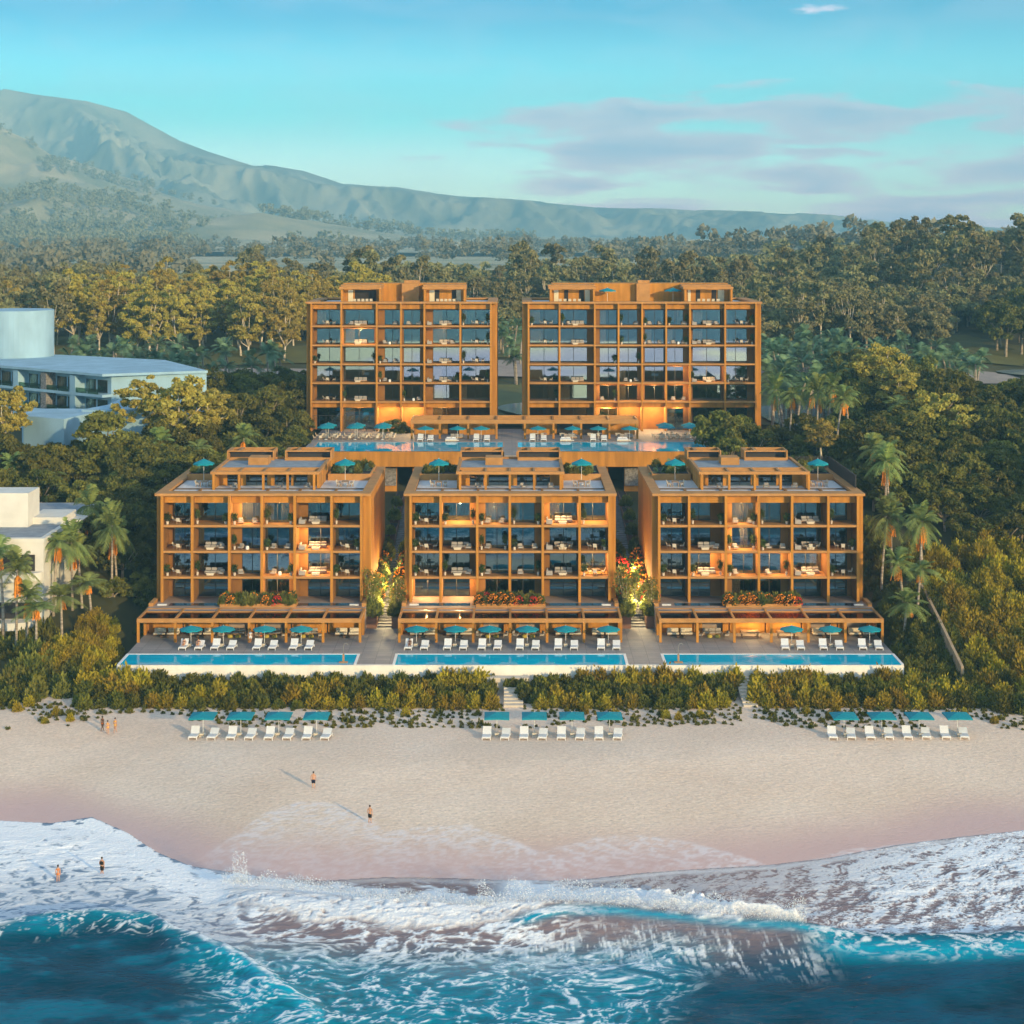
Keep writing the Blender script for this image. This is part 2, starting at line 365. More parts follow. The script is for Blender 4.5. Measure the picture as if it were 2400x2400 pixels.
def shoreS(X): return sum(shoreY(X+o) for o in (-9, -6, -3, 0, 3, 6, 9))/7.0
def sandz(X, Y):
    d = Y - shoreS(X) + 0.6*(fbm(X*0.13, Y*0.13, 5, 2)-0.5)
    t = np.clip(d, -60, 60)
    z = SEA + 0.105*t
    z = np.where(z > -0.35, -0.35 + 0.35*(1-np.exp(-(z+0.35)/0.35)), z)
    return z + 0.10*(fbm(X*0.16+3, Y*0.2, 9, 3)-0.5)*sstep(8, 22, d)
def SZ(x, y): return float(sandz(np.array([float(x)]), np.array([float(y)]))[0])
def GS(px, py):              # point of the beach under a pixel of the photograph
    z = 0.0
    for _ in range(12):
        Y = PY(py, z); z = max(SZ(PX(px, Y), Y), SEA)
    Y = PY(py, z); return (PX(px, Y), Y, z)

m = bpy.data.materials.new('sand'); m.use_nodes = True; n = m.node_tree.nodes; l = m.node_tree.links; b = n['Principled BSDF']; MAT['sand'] = m
g = n.new('ShaderNodeNewGeometry'); at = n.new('ShaderNodeAttribute'); at.attribute_name = 'wet'
nz = n.new('ShaderNodeTexNoise'); nz.inputs['Scale'].default_value = 0.055; nz.inputs['Detail'].default_value = 5; l.new(g.outputs['Position'], nz.inputs['Vector'])
mr = n.new('ShaderNodeMapRange'); mr.inputs[1].default_value = 0.35; mr.inputs[2].default_value = 0.65; l.new(nz.outputs[0], mr.inputs[0])
c0 = n.new('ShaderNodeMix'); c0.data_type = 'RGBA'; l.new(mr.outputs[0], c0.inputs[0]); c0.inputs[6].default_value = (0.80, 0.64, 0.51, 1); c0.inputs[7].default_value = (0.72, 0.55, 0.42, 1)
n3 = n.new('ShaderNodeTexNoise'); n3.inputs['Scale'].default_value = 2.6; n3.inputs['Detail'].default_value = 6; n3.inputs['Roughness'].default_value = 0.65; l.new(g.outputs['Position'], n3.inputs['Vector'])
mr3 = n.new('ShaderNodeMapRange'); mr3.inputs[1].default_value = 0.3; mr3.inputs[2].default_value = 0.7; mr3.inputs[3].default_value = 0.82; mr3.inputs[4].default_value = 1.15; l.new(n3.outputs[0], mr3.inputs[0])
hs = n.new('ShaderNodeHueSaturation'); l.new(c0.outputs[2], hs.inputs['Color']); l.new(mr3.outputs[0], hs.inputs['Value'])
c1 = n.new('ShaderNodeMix'); c1.data_type = 'RGBA'; l.new(at.outputs['Fac'], c1.inputs[0]); l.new(hs.outputs[0], c1.inputs[6]); c1.inputs[7].default_value = (0.60, 0.39, 0.34, 1)
c2 = n.new('ShaderNodeMix'); c2.data_type = 'RGBA'; afm = n.new('ShaderNodeAttribute'); afm.attribute_name = 'film'
mfm = n.new('ShaderNodeMath'); mfm.operation = 'MULTIPLY'; mfm.inputs[1].default_value = 0.62; l.new(afm.outputs['Fac'], mfm.inputs[0]); l.new(mfm.outputs[0], c2.inputs[0])
l.new(c1.outputs[2], c2.inputs[6]); c2.inputs[7].default_value = (0.80, 0.76, 0.78, 1); l.new(c2.outputs[2], b.inputs['Base Color'])
rr = n.new('ShaderNodeMapRange'); rr.inputs[3].default_value = 0.9; rr.inputs[4].default_value = 0.30; l.new(at.outputs['Fac'], rr.inputs[0]); l.new(rr.outputs[0], b.inputs['Roughness'])
mp = n.new('ShaderNodeMapping'); mp.inputs['Scale'].default_value = (1.0, 1.6, 1); l.new(g.outputs['Position'], mp.inputs[0])
nb = n.new('ShaderNodeTexNoise'); nb.inputs['Scale'].default_value = 1.5; nb.inputs['Detail'].default_value = 3; nb.inputs['Distortion'].default_value = 0.8; l.new(mp.outputs[0], nb.inputs['Vector'])
bs_ = n.new('ShaderNodeMapRange'); bs_.inputs[3].default_value = 0.6; bs_.inputs[4].default_value = 0.30; l.new(at.outputs['Fac'], bs_.inputs[0])
bp = n.new('ShaderNodeBump'); bp.inputs['Distance'].default_value = 0.16; l.new(bs_.outputs[0], bp.inputs['Strength']); l.new(nb.outputs[0], bp.inputs['Height']); l.new(bp.outputs[0], b.inputs['Normal'])
def wet(X, Y):
    d = Y - shoreS(X); e = 4.5 + 5*fbm(X*0.06, X*0+2, 3, 3)
    u = pix_u(X, Y); v = YH + F*(H-sandz(X, Y))/Y
    A = np.interp(u, [420, 540, 620, 700, 800, 870, 900, 1000, 1100, 1180, 1270, 1400, 1500, 1620, 1760, 1810, 2000, 2400], [2040, 1965, 1905, 1878, 1884, 1925, 1950, 1936, 1934, 1962, 1996, 1962, 1956, 1975, 2015, 2035, 1990, 1945])
    A = A + 10*(fbm(X*0.3, Y*0.3, 15, 3)-.5); tx = fbm(X*1.3, Y*2.0, 16, 4, .6)
    tx2 = 1-np.abs(2*fbm(X*.9+3, Y*1.3, 18, 4, .6)-1)*2.2; fm = sstep(A-2, A+3, v)*(1-0.6*sstep(A+4, A+95, v))*(0.25+0.75*sstep(0.35, 0.85, tx2))*sstep(0.30, 0.60, tx+.05)
    fm = np.maximum(fm, 0.7*np.exp(-((v-A-2)/3.0)**2)*sstep(.4, .6, tx+.05))*sstep(420, 600, u)
    return {'film': ('FLOAT', np.clip(fm, 0, 1).ravel()), 'wet': ('FLOAT', (1-sstep(e-5, e+6, d + 0.8*(fbm(X*0.5, Y*0.5, 21, 3)-0.5))).ravel())}
xs = axis(-85, 85, 0.3, [-3000, -1000, -400, -200, -120], [120, 200, 400, 1000, 3000])
struct(gridmesh('beach_sand', xs, np.concatenate([np.arange(126, 160, 1.0), np.arange(160, 200, .3), np.arange(200, 227, .5)]), sandz, 'sand', wet))

# ---- the sea
def seg(u, U, V): return np.interp(u, U, V)
SWA = ([-400, 0, 200, 350, 450, 560, 700, 900], [2200, 2188, 2160, 2168, 2205, 2262, 2345, 2450])
BRT = ([480, 560, 620, 870, 1100, 1250, 1340, 1450, 1600, 1750, 1880, 2000, 2200, 2400, 2800], [2075, 2055, 2068, 2092, 2108, 2120, 2130, 2142, 2160, 2180, 2194, 2204, 2208, 2200, 2200])
BRB = ([480, 560, 700, 870, 1000, 1150, 1230, 1320, 1450, 1600, 1750, 1890], [2118, 2136, 2160, 2182, 2190, 2182, 2170, 2156, 2160, 2175, 2190, 2198])
def seafields(X, Y):
    u = pix_u(X, Y); v = YH + F*(H-SEA)/Y
    n1 = fbm(X*0.22, Y*0.35, 31, 4); n2 = fbm(X*0.9+5, Y*1.3, 41, 4); 
    wx = X + 3.2*(fbm(X*0.16, Y*0.22, 51, 3)-0.5)*2; wy = Y + 2.4*(fbm(X*0.16+9, Y*0.22+4, 61, 3)-0.5)*2
    r1 = 1-np.abs(2*fbm(wx*0.55, wy*0.8, 71, 4, 0.55)-1)*2.4
    r2 = 1-np.abs(2*fbm(wx*1.5+7, wy*2.1, 81, 3, 0.55)-1)*2.2
    lace = np.clip(0.62*r1+0.38*r2, 0, 1)
    st = 0.65*fbm(X*5.2+Y*0.5, Y*0.42, 91, 4, 0.6)+0.35*fbm(X*1.3+Y*0.4, Y*0.3, 92, 3, 0.6)          # streaks running to the shore
    uu = u + 60*(n1-0.5); vv = v + 34*(n2-0.5) + 30*(n1-0.5)
    sh = YH + F*62/shoreY(X)
    swa = seg(u, *SWA) + 30*(fbm(u*0.012, u*0+1, 7, 3)-.5); brt = seg(u, *BRT); brb = seg(u, *BRB)
    inb = sstep(500, 560, uu)*(1-sstep(1860, 1900, u))
    # foam coverage
    left = (1-sstep(430, 760, uu))*sstep(sh-6, sh+2, vv)*(1-sstep(swa-22, swa+4, vv))
    lcov = left*np.clip(1.0-0.55*sstep(sh+10, swa-60, v), 0, 1)
    band = inb*sstep(brt-20, brt-6, vv)*(1-sstep(brb-14, brb+6, vv))
    plume = inb*sstep(1120, 1220, u)*sstep(brt-62+34*sstep(1450, 1850, u), brt-42+26*sstep(1450, 1850, u), vv)*(1-sstep(brt-2, brt+8, v+4*(n2-.5)))
    under = inb*sstep(brb-10, brb+8, vv)*(1-sstep(brb+30, brb+125, vv))*(1-sstep(1250, 1500, uu))
    under = np.maximum(under, 0.85*np.exp(-((uu-1360)/210)**2-((vv-2262-0.05*(uu-1360))/42)**2))
    mid = sstep(380, 560, uu)*(1-sstep(1560, 1760, uu+ (v-2250)*0.9))*sstep(np.minimum(swa, brb+30)-20, np.minimum(swa, brb+30)+60, vv)
    mid = mid*np.where(v > swa, 1-0.75*sstep(60, 230, (v-swa)-0.35*(u-560)), 1)
    face = sstep(1120, 1260, u)*(1-sstep(1850, 2000, uu))*sstep(brb, brb+10, v)*(1-sstep(brb+70, brb+120, vv))
    right = sstep(1080, 1500, uu)*sstep(sh-10, sh+3, vv)*(1-sstep(brt-22, brt-8, vv))
    rcrest = sstep(1850, 1950, u)*sstep(brt-14, brt+2, vv)*(1-sstep(brt+12, brt+58, vv))
    midsw = sstep(420, 600, uu)*(1-sstep(1150, 1500, uu))*sstep(sh-8, sh+4, vv)*(1-sstep(brt-24, brt-10, vv))
    edge = np.exp(-((v-sh-4-8*(n2-.5))/5.0)**2)
    S = np.clip((st-0.40)*5, 0, 1)
    f = np.minimum(1, lcov*1.35)*sstep(0.62-0.62*lcov, 0.80-0.45*lcov, 0.70*lace+0.40*n2)
    f = np.maximum(f, band*sstep(0.22, 0.60, 0.30*n2+0.40*lace+0.45*st+0.06)*(0.78+0.22*n2))
    f = np.maximum(f, plume*(0.85+.15*n2))
    f = np.maximum(f, under*(1-0.55*sstep(brb+20, brb+150, v))*sstep(0.40, 0.66, 0.5*lace+0.5*n2))
    f = np.maximum(f, mid*sstep(0.66, 0.88, lace+0.16*(n1-.5))*0.85)
    f = np.maximum(f, face*sstep(0.25, 0.95, S*(0.35+0.75*sstep(brb+5, brb+70, v)))*0.75*sstep(0.3, 0.6, n2))
    rr_ = right*(0.40 + 0.60*sstep(1650, 2250, u+0.9*(v-2080))) 
    lf = np.clip(1-np.abs(2*fbm(wx*2.3+Y*.8, wy*3.0, 88, 3, 0.55)-1)*2.2, 0, 1)
    f = np.maximum(f, rr_*sstep(0.60-0.25*rr_, 0.90-0.25*rr_, 0.10*lace+0.47*lf+0.55*np.clip((fbm(X*1.1-Y*0.9, Y*0.5+X*.2, 95, 4, 0.6)-0.32)*2.4, 0, 1)+0.18*np.exp(-((v-sh-35)/35)**2)))
    f = np.maximum(f, rcrest*sstep(0.45, 0.8, lace)*0.8)
    f = np.maximum(f, midsw*sstep(0.70, 0.95, lace)*0.5)
    f = np.maximum(f, edge*0.55*(u > 1100) + edge*0.3*(u <= 1100)*(u > 420))
    f = np.maximum(f, np.exp(-((v-swa+2)/6.0)**2)*sstep(.35, .65, lace*.6+n2*.5)*(u < 640)*.9)
    f = np.maximum(f, 0.8*sstep(.72, .9, lace)*sstep(swa-4, swa+4, v)*(1-sstep(swa+10, swa+55, v+20*(n2-.5)))*(u < 700))
    f = np.clip(f, 0, 1)
    # water body: murky over the sand, turquoise along the crests, deep blue outside
    murk = np.clip(sstep(2290, 2190, vv)*sstep(350, 500, u) + sstep(sh+150, sh+20, v) + (1-sstep(swa-6, swa+4, v))*(u < 600), 0, 1)
    murk = np.maximum(murk, 0.9*np.exp(-((u-1130)/230)**2-((v-2262)/34)**2))
    teal = np.clip(0.22*sstep(.52, .72, n1)*sstep(swa+5, swa+40, v)+(0.25+0.9*n2*n1)*np.exp(-((v-swa-10)/17)**2)*(u < 760) + (0.45+0.8*n1)*np.exp(-((v-brb-10)/9)**2)*sstep(1150, 1250, u)*(1-sstep(1950, 2050, u)) + 0.9*np.exp(-((v-brt-34)/22)**2)*sstep(1850, 1980, u) + 0.6*mid*sstep(2180, 2260, v)*(0.5+lace), 0, 1)
    murk = murk*(1-sstep(1820, 1980, u)*sstep(brt-6, brt+4, v)); murk = np.where((v > swa)&(u < 760), murk*(1-sstep(swa, swa+10, v)), murk)
    deep = np.array([0.0, 0.030, 0.095]); tl = np.array([0.0, 0.36, 0.50]); mkl = sstep(700, 380, u).ravel()[:, None]; mk = np.array([0.25, 0.185, 0.19])*(1-mkl)+np.array([0.20, 0.28, 0.38])*mkl
    c = deep + (tl-deep)*0.10
    C = c[None, :]*(1+0*u.ravel()[:, None])
    C = C*(0.25+1.1*n1.ravel()[:, None])*np.array([1, 1.12, .92])
    M = murk.ravel()[:, None]; T = teal.ravel()[:, None]
    C = C*(1-M) + mk*M; C = C*(1-T) + tl*T
    # height
    d = Y - F*62/(swa-YH); d = d+1.6*(n1-.5); hA = 1.05*np.where(d > 0, np.exp(-(d/1.5)**2), np.exp(-(d/4.5)**2))*(u < 900)*(1-sstep(520, 860, u))
    crest = np.interp(u, [480, 620, 870, 1100, 1220, 1340, 1500, 1700, 1890, 2100, 2600], [2096, 2100, 2130, 2150, 2150, 2152, 2164, 2184, 2200, 2212, 2208])
    d = Y - F*62/(crest-YH)
    hB = np.where(d > 0, np.exp(-(d/1.6)**2), np.exp(-(d/4.8)**2))*sstep(470, 640, u)*(0.9+0.55*sstep(1100, 1300, u))*(1-0.45*sstep(1850, 2050, u))
    sw = 0.30*np.exp(-((v-2300-40*np.sin(u*0.004))/26)**2)*sstep(1300, 1700, u) + 0.35*np.exp(-((v-2270-0.15*u)/24)**2)*(1-sstep(300, 600, u))
    ch = 0.30*(n1-0.5)+0.16*(fbm(X*0.8, Y*1.6, 33, 3)-0.5)
    off = sstep(120, 133, Y); lift = sstep(0, 9, shoreY(X)-Y)
    hgt = SEA + off*(lift*(hA+hB+sw+ch) + f*(0.05+0.24*np.maximum(band, plume)*(n2+0.4)*lift + 0.95*plume*(0.5+n2)*lift))
    # the thin run-up ends just above the sand it covers
    hgt = np.where((Y > shoreY(X)-14) & (Y <= shoreY(X)+0.25), np.maximum(hgt, sandz(X, Y)+0.035), hgt)
    hgt = np.where(Y > shoreY(X)+0.25, np.minimum(SEA-0.6, sandz(X, Y)-0.3), hgt)
    return hgt, f, C
class SeaC: pass
def seaz(X, Y):
    SeaC.h, SeaC.f, SeaC.c = seafields(X, Y); return SeaC.h
def seaattr(X, Y):
    c4 = np.concatenate([SeaC.c, np.ones((len(SeaC.c), 1))], 1)
    return {'foam': ('FLOAT', SeaC.f.ravel()), 'body': ('FLOAT_COLOR', c4.ravel())}
m = bpy.data.materials.new('sea_water'); m.use_nodes = True; n = m.node_tree.nodes; l = m.node_tree.links; b = n['Principled BSDF']; MAT['sea'] = m
ab = n.new('ShaderNodeAttribute'); ab.attribute_name = 'body'; af = n.new('ShaderNodeAttribute'); af.attribute_name = 'foam'
g = n.new('ShaderNodeNewGeometry')
l.new(ab.outputs['Color'], b.inputs['Base Color']); b.inputs['Roughness'].default_value = 0.20; b.inputs['Specular IOR Level'].default_value = 0.05; b.inputs['Specular Tint'].default_value = (0.45, 0.85, 1.0, 1)
mp = n.new('ShaderNodeMapping'); mp.inputs['Scale'].default_value = (0.8, 2.2, 1); l.new(g.outputs['Position'], mp.inputs[0])
nz = n.new('ShaderNodeTexNoise'); nz.inputs['Scale'].default_value = 1.1; nz.inputs['Detail'].default_value = 6; l.new(mp.outputs[0], nz.inputs['Vector'])
bp = n.new('ShaderNodeBump'); bp.inputs['Strength'].default_value = 0.9; bp.inputs['Distance'].default_value = 0.18; l.new(nz.outputs[0], bp.inputs['Height']); l.new(bp.outputs[0], b.inputs['Normal'])
fo = n.new('ShaderNodeBsdfPrincipled'); fo.inputs['Base Color'].default_value = (0.93, 0.94, 0.95, 1); fo.inputs['Roughness'].default_value = 0.9; fo.inputs['Specular IOR Level'].default_value = 0.1
nf = n.new('ShaderNodeTexNoise'); nf.inputs['Scale'].default_value = 3.2; nf.inputs['Detail'].default_value = 5; l.new(g.outputs['Position'], nf.inputs['Vector'])
bf = n.new('ShaderNodeBump'); bf.inputs['Strength'].default_value = 0.5; bf.inputs['Distance'].default_value = 0.25; l.new(nf.outputs[0], bf.inputs['Height']); l.new(bf.outputs[0], fo.inputs['Normal'])
ms = n.new('ShaderNodeMixShader'); l.new(af.outputs['Fac'], ms.inputs[0]); l.new(b.outputs[0], ms.inputs[1]); l.new(fo.outputs[0], ms.inputs[2]); l.new(ms.outputs[0], n['Material Output'].inputs[0])
xs = axis(-82, 82, 0.12, [-3500, -1500, -600, -250, -120, -95], [95, 120, 250, 600, 1500, 3500])
ys = axis(128, 183, 0.115, [-3000, -1000, -300, 0, 60, 100, 116], [])
struct(gridmesh('sea', xs, ys, seaz, 'sea', seaattr))

# ---- terrain behind the beach
TP = ([222, 224, 243, 262, 275, 311, 345, 440, 470, 500, 600, 700, 900, 1400], [0.3, 1.5, 7.5, 10.5, 12.5, 17.2, 19.0, 20.0, 22.5, 25.0, 25.5, 25.5, 26.0, 26.0])
def terr(X, Y):
    side = np.interp(Y, *TP)
    cen = np.interp(Y, [222, 243, 244, 308, 312, 330, 345], [0.3, 1.0, 2.2, 11.3, 11.6, 16.5, 18.8])
    leftlow = sstep(-52, -58, X)*sstep(-90, -60, X)*0
    wgt = sstep(50, 58, np.abs(X+1))
    z = np.where(Y < 345, cen*(1-wgt)+side*wgt, side)
    z = z + (fbm(X*0.03, Y*0.03, 3, 3)-0.5)*np.interp(Y, [222, 250, 345, 500, 800], [0.4, 1.6, 0.8, 3, 10])*np.where(Y < 345, wgt, 1)
    z = z - 3.4*(1-sstep(-56, -50, X))*(1-sstep(248, 276, Y))*sstep(226, 236, Y)
    z = z + sstep(60, 200, X)*sstep(500, 680, Y)*15 - sstep(-40, -140, X)*sstep(520, 800, Y)*6
    # the lagoon lies low at the right
    lag = np.exp(-((X-168)/34)**2-((Y-462)/24)**2); z = z - 4*lag
    return z
def TZ(x, y): return float(terr(np.array([float(x)]), np.array([float(y)]))[0])
def GT(px, py, Y0=400):
    Y = Y0
    lo, hi = 225.0, 1200.0
    for Yt in np.arange(226, 1200, 2.0):
        if PZ(py, Yt) <= TZ(PX(px, Yt), Yt): Y = Yt; break
    return (PX(px, Y), Y, TZ(PX(px, Y), Y))
mat('ground', (0.085, 0.075, 0.028), 0.95, col2=(0.045, 0.05, 0.018), nscale=0.08, bump=0.4, bscale=0.8, detail=6)
xs = axis(-300, 300, 3, [-2500, -1200, -600, -420, -350], [350, 420, 600, 1200, 2500]); ys = np.concatenate([np.arange(222, 360, 2), np.arange(360, 1410, 8)])
struct(gridmesh('ground', xs, ys, terr, 'ground'))
# lawn and road behind the rear blocks: sheets that follow the ground
def sheet(name, fn, xs, ys, m, lift):
    def zf(X, Y): return terr(X, Y)+lift
    X, Y = np.meshgrid(xs, ys); T = X*0
    V = []; idx = -np.ones(X.shape, int); q = []
    keep = fn(X, Y); Z = terr(X, Y)+lift
    ids = np.arange(X.size).reshape(X.shape); a = keep[:-1, :-1] & keep[1:, :-1] & keep[:-1, 1:] & keep[1:, 1:]
    A = ids[:-1, :-1][a]; nx = X.shape[1]
    return struct(npmesh(name, np.stack([X.ravel(), Y.ravel(), Z.ravel()], 1), np.stack([A, A+1, A+nx+1, A+nx], 1), m, smooth=True))
sheet('lawn', lambda X, Y: (Y > 352) & (Y < 446+6*np.sin(X*0.03)), np.arange(-150, 200, 2.0), np.arange(350, 460, 2.0), 'lawn', 0.35)
sheet('dirt_road', lambda X, Y: (np.abs(Y-(458+7*np.sin(X*0.022+1))) < 13), np.arange(-160, 140, 2.0), np.arange(434, 486, 2.0), 'road', 0.7)
sheet('grass_slope', lambda X, Y: (Y > 478+7*np.sin(X*0.022+1)), np.arange(-190, 66, 3.0), np.arange(472, 560, 3.0), 'lawn', 0.35)
sheet('grass_bank', lambda X, Y: ((X-138)/17)**2+((Y-508)/30)**2 < 1, np.arange(90, 190, 2.0), np.arange(470, 580, 2.0), 'lawn', 0.5)
def pond(name, cx, cy, rx, ry, z):
    pts = [(cx+rx*math.cos(a)*(1+.12*math.sin(3*a+cx)), cy+ry*math.sin(a)*(1+.1*math.cos(2*a))) for a in [2*math.pi*k/40 for k in range(40)]]
    mb = MB(); mb.v = [(x, y, z) for x, y in pts]; mb.f = [tuple(range(40))]; return struct(mb.build(name, 'lagoon_water'))
pond('lagoon_water', 170, 462, 36, 24, 21.3)
pond('pond_water', 64, 368, 12, 24, 20.15); pond('pond_water', -66, 372, 12, 30, 20.15); pond('pond_water', 12, 380, 14, 20, 20.2)

# ---- far hills
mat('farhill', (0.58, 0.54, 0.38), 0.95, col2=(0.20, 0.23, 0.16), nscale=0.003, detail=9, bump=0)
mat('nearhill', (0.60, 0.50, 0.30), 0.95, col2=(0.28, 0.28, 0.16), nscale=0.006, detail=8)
MR = ([-1500, -400, 0, 12, 81, 205, 298, 348, 422, 497, 596, 640, 714, 807, 931, 1056, 1200, 1386, 1697, 1883, 2194, 2400, 2900, 4000],
      [300, 225, 212, 208, 221, 237, 262, 290, 330, 358, 389, 388, 401, 432, 440, 459, 468, 488, 497, 514, 536, 546, 545, 545])
def ridged(x, y, seed, oct=8, gain=.52):
    s = 0; a = 1; t = 0; wgt = 1.0
    for i in range(oct):
        r_ = (1-np.abs(2*vnoise(x, y, seed+i*13)-1))**2*wgt; s = s+a*r_; t += a; a *= gain; wgt = np.clip(r_*2.2, .25, 1); x, y = x*2.03+5.1+y*.3, y*2.03-3.7-x*.15
    return s/t
def mount(X, Y):
    u = 1200+X*F/8400.0; rz = H+(YH-np.interp(u, *MR))*8400/F
    t = np.clip((Y-5500)/2900, 0, 1.0); prof = t**1.25
    back = np.clip((Y-8400)/1500, 0, 1)
    spur = ridged(X*0.0017+Y*0.0005, Y*0.0008, 13)*1.15+.25
    z = 30 + (rz-30)*prof*(1-0.5*back) + (spur-0.75)*np.clip(rz-40, 40, 700)*0.95*np.sin(np.pi*np.clip(t, 0, 1))
    z = z + (1-np.abs(2*fbm(X*0.0045, Y*0.0026, 77, 5, .55)-1)-.6)*80*np.sin(np.pi*np.clip(t, 0.0, 1))
    return np.minimum(z, np.where(Y < 8400, H+(rz-H)*Y/8400.0+(4+12*(fbm(X*.01, X*0, 5, 3)-.5))*t, 1e9))
struct(gridmesh('mountain_range', np.concatenate([np.arange(-5200, -2900, 60), np.arange(-2900, 3000, 11), np.arange(3000, 5200, 60)]), np.concatenate([np.arange(5500, 8410, 14), [8800, 9400]]), mount, 'farhill'))
FR = ([-900, 0, 62, 124, 190, 248, 310, 373, 480, 600, 760, 900, 1100, 1300, 1700, 2600], [290, 302, 324, 362, 376, 392, 420, 445, 478, 500, 522, 535, 548, 556, 562, 562])
FR2 = ([-900, 0, 120, 300, 450, 620, 760, 900, 1100, 2600], [470, 480, 470, 490, 520, 505, 530, 545, 562, 570])
def foot(X, Y):
    u = 1200+X*F/Y
    r1 = H+(YH-np.interp(1200+X*F/5200.0, *FR))*5200/F; r2 = H+(YH-np.interp(1200+X*F/3700.0, *FR2))*3700/F
    t1 = np.clip((Y-3400)/1800, 0, 1); h1 = 34+(r1-34)*(t1**0.9); h1 = np.where(Y > 5200, 34+(r1-34)*np.clip(1-(Y-5200)/800, 0, 1), h1)
    h2 = 34+(r2-34)*np.exp(-((Y-3700)/480)**2)
    z = np.maximum(h1, h2) + (ridged(X*0.0022, Y*0.0016, 23)-0.42)*np.clip(r1-30, 10, 200)*0.55*np.sin(np.pi*np.clip((Y-2200)/3500, 0, 1))
    return z
struct(gridmesh('foothills', np.arange(-2600, 2600, 14), np.arange(2400, 6050, 18), foot, 'nearhill'))
# the plain in between, out to the horizon
mb = MB(); mb.v = [(-6400, 1300, 28), (6400, 1300, 28), (6400, 9700, 28), (-6400, 9700, 28)]; mb.f = [(0, 1, 2, 3)]; struct(mb.build('plain', 'nearhill'))

# ================================================================== DECKS, POOLS, WALLS
Z1, Z2 = 3.0, 19.5
YF1 = PY(1557, Z1); YB1 = PY(1533.5, Z1)       # pool front and back edge
def px1(p, Y=None): return PX(p, Y or YF1)
pools = [(277, 831, 'left', 304, 832), (924.5, 1468, 'middle', 931, 1461), (1565, 2112, 'right', 1560, 2080)]
poolx = [(PX(281, YF1), PX(829, YF1)), (PX(926, YF1), PX(1467, YF1)), (PX(1563, YF1), PX(2112, YF1))]
XL, XR = PX(275, YF1), PX(2117, YF1)
# deck slab with its paving, open where the pools lie
mb = MB()
mb.box(XL, XR, YB1+.3, 243.3, Z1-.5, Z1)
prev = XL
for a, b in poolx:
    if a-.35-prev > .2: mb.box(prev, a-.35, YF1+.0, YB1+.3, Z1-.5, Z1)
    prev = b+.35
if XR-prev > .2: mb.box(prev, XR, YF1, YB1+.3, Z1-.5, Z1)
struct(mb.build('pool_deck', 'paving'))
wl = MB(); wl.box(XL, XR, YF1-.45, YF1-.003, -0.5, Z1-.02); wl.box(XL-.01, XL+.25, YF1+.02, YB1+.3, -.5, Z1-.03); wl.box(XR-.25, XR+.01, YF1+.02, YB1+.3, -.5, Z1-.03)
# weathered stubs at the base of the wall
tag(wl.build('pool_wall', 'poolwall', org=(0, YF1, 0)), 'long white rendered wall below the three beachfront pools', 'wall')
for (a, b), side in zip(poolx, ('left', 'middle', 'right')):
    r = empty('swimming_pool', ((a+b)/2, (YF1+YB1)/2, Z1), f'long turquoise infinity pool on the {side} of the beachfront deck', 'swimming pool', 'beachfront pools')
    o = tuple(r.location)
    c = MB(); c.box(a-.35, a, YF1, YB1+.3, Z1-.3, Z1+.03); c.box(b, b+.35, YF1, YB1+.3, Z1-.3, Z1+.03); c.box(a, b, YB1, YB1+.3, Z1-.3, Z1+.03)
    c.build('coping', 'white', r, o)
    q = MB(); q.v = [(a, YF1-.2, Z1-.01), (b, YF1-.2, Z1-.01), (b, YB1, Z1-.01), (a, YB1, Z1-.01)]; q.f = [(0, 1, 2, 3)]; q.build('water', 'pool_water', r, o)
def shower(px):
    Y = YF1+1.0; x = PX(px, Y)
    r = empty('pool_shower', (x, Y, Z1), 'thin brass pool shower by the ' + ('left' if px < 1200 else 'right') + ' pool', 'shower'); o = (x, Y, Z1)
    MB().box(x-.55, x+.55, Y-.5, Y+.2, Z1, Z1+.12).build('platform', 'wood', r, o)
    MB().tube([(x, Y, Z1+.1), (x, Y, Z1+2.1), (x+.15, Y, Z1+2.45), (x+.45, Y, Z1+2.5), (x+.6, Y, Z1+2.3)], .045, 6).build('pipe', 'steel', r, o)
    MB().box(x-.12, x+.12, Y-.12, Y+.12, Z1+.12, Z1+1.1).build('column', 'wood', r, o)
shower(805); shower(1590)
# upper terrace
YF2 = PY(1057, Z2); YB2 = PY(1036, Z2)
UXL, UXR = PX(707, YF2), PX(1686, YF2)
up = [(PX(727, YF2), PX(1178, YF2)), (PX(1214, YF2), PX(1665, YF2))]
mb = MB(); mb.box(UXL, UXR, YB2+.3, 347, Z2-.6, Z2); mb.box(up[0][1]+.3, up[1][0]-.3, YF2-6, YB2+.3, Z2-.6, Z2)
mb.box(UXL, up[0][0]-.3, YF2, YB2+.3, Z2-.6, Z2); mb.box(up[1][1]+.3, UXR, YF2, YB2+.3, Z2-.6, Z2); struct(mb.build('upper_terrace', 'paving'))
for (a, b), side in zip(up, ('left', 'right')):
    r = empty('swimming_pool', ((a+b)/2, (YF2+YB2)/2, Z2), f'wide upper pool in front of the {side} rear apartment block', 'swimming pool', 'upper terrace pools'); o = tuple(r.location)
    c = MB(); c.box(a-.3, a, YF2, YB2+.3, Z2-.3, Z2+.03); c.box(b, b+.3, YF2, YB2+.3, Z2-.3, Z2+.03); c.box(a, b, YB2, YB2+.3, Z2-.3, Z2+.03); c.build('coping', 'terrace', r, o)
    q = MB(); q.v = [(a, YF2-.2, Z2-.01), (b, YF2-.2, Z2-.01), (b, YB2, Z2-.01), (a, YB2, Z2-.01)]; q.f = [(0, 1, 2, 3)]; q.build('water', 'pool_water', r, o)
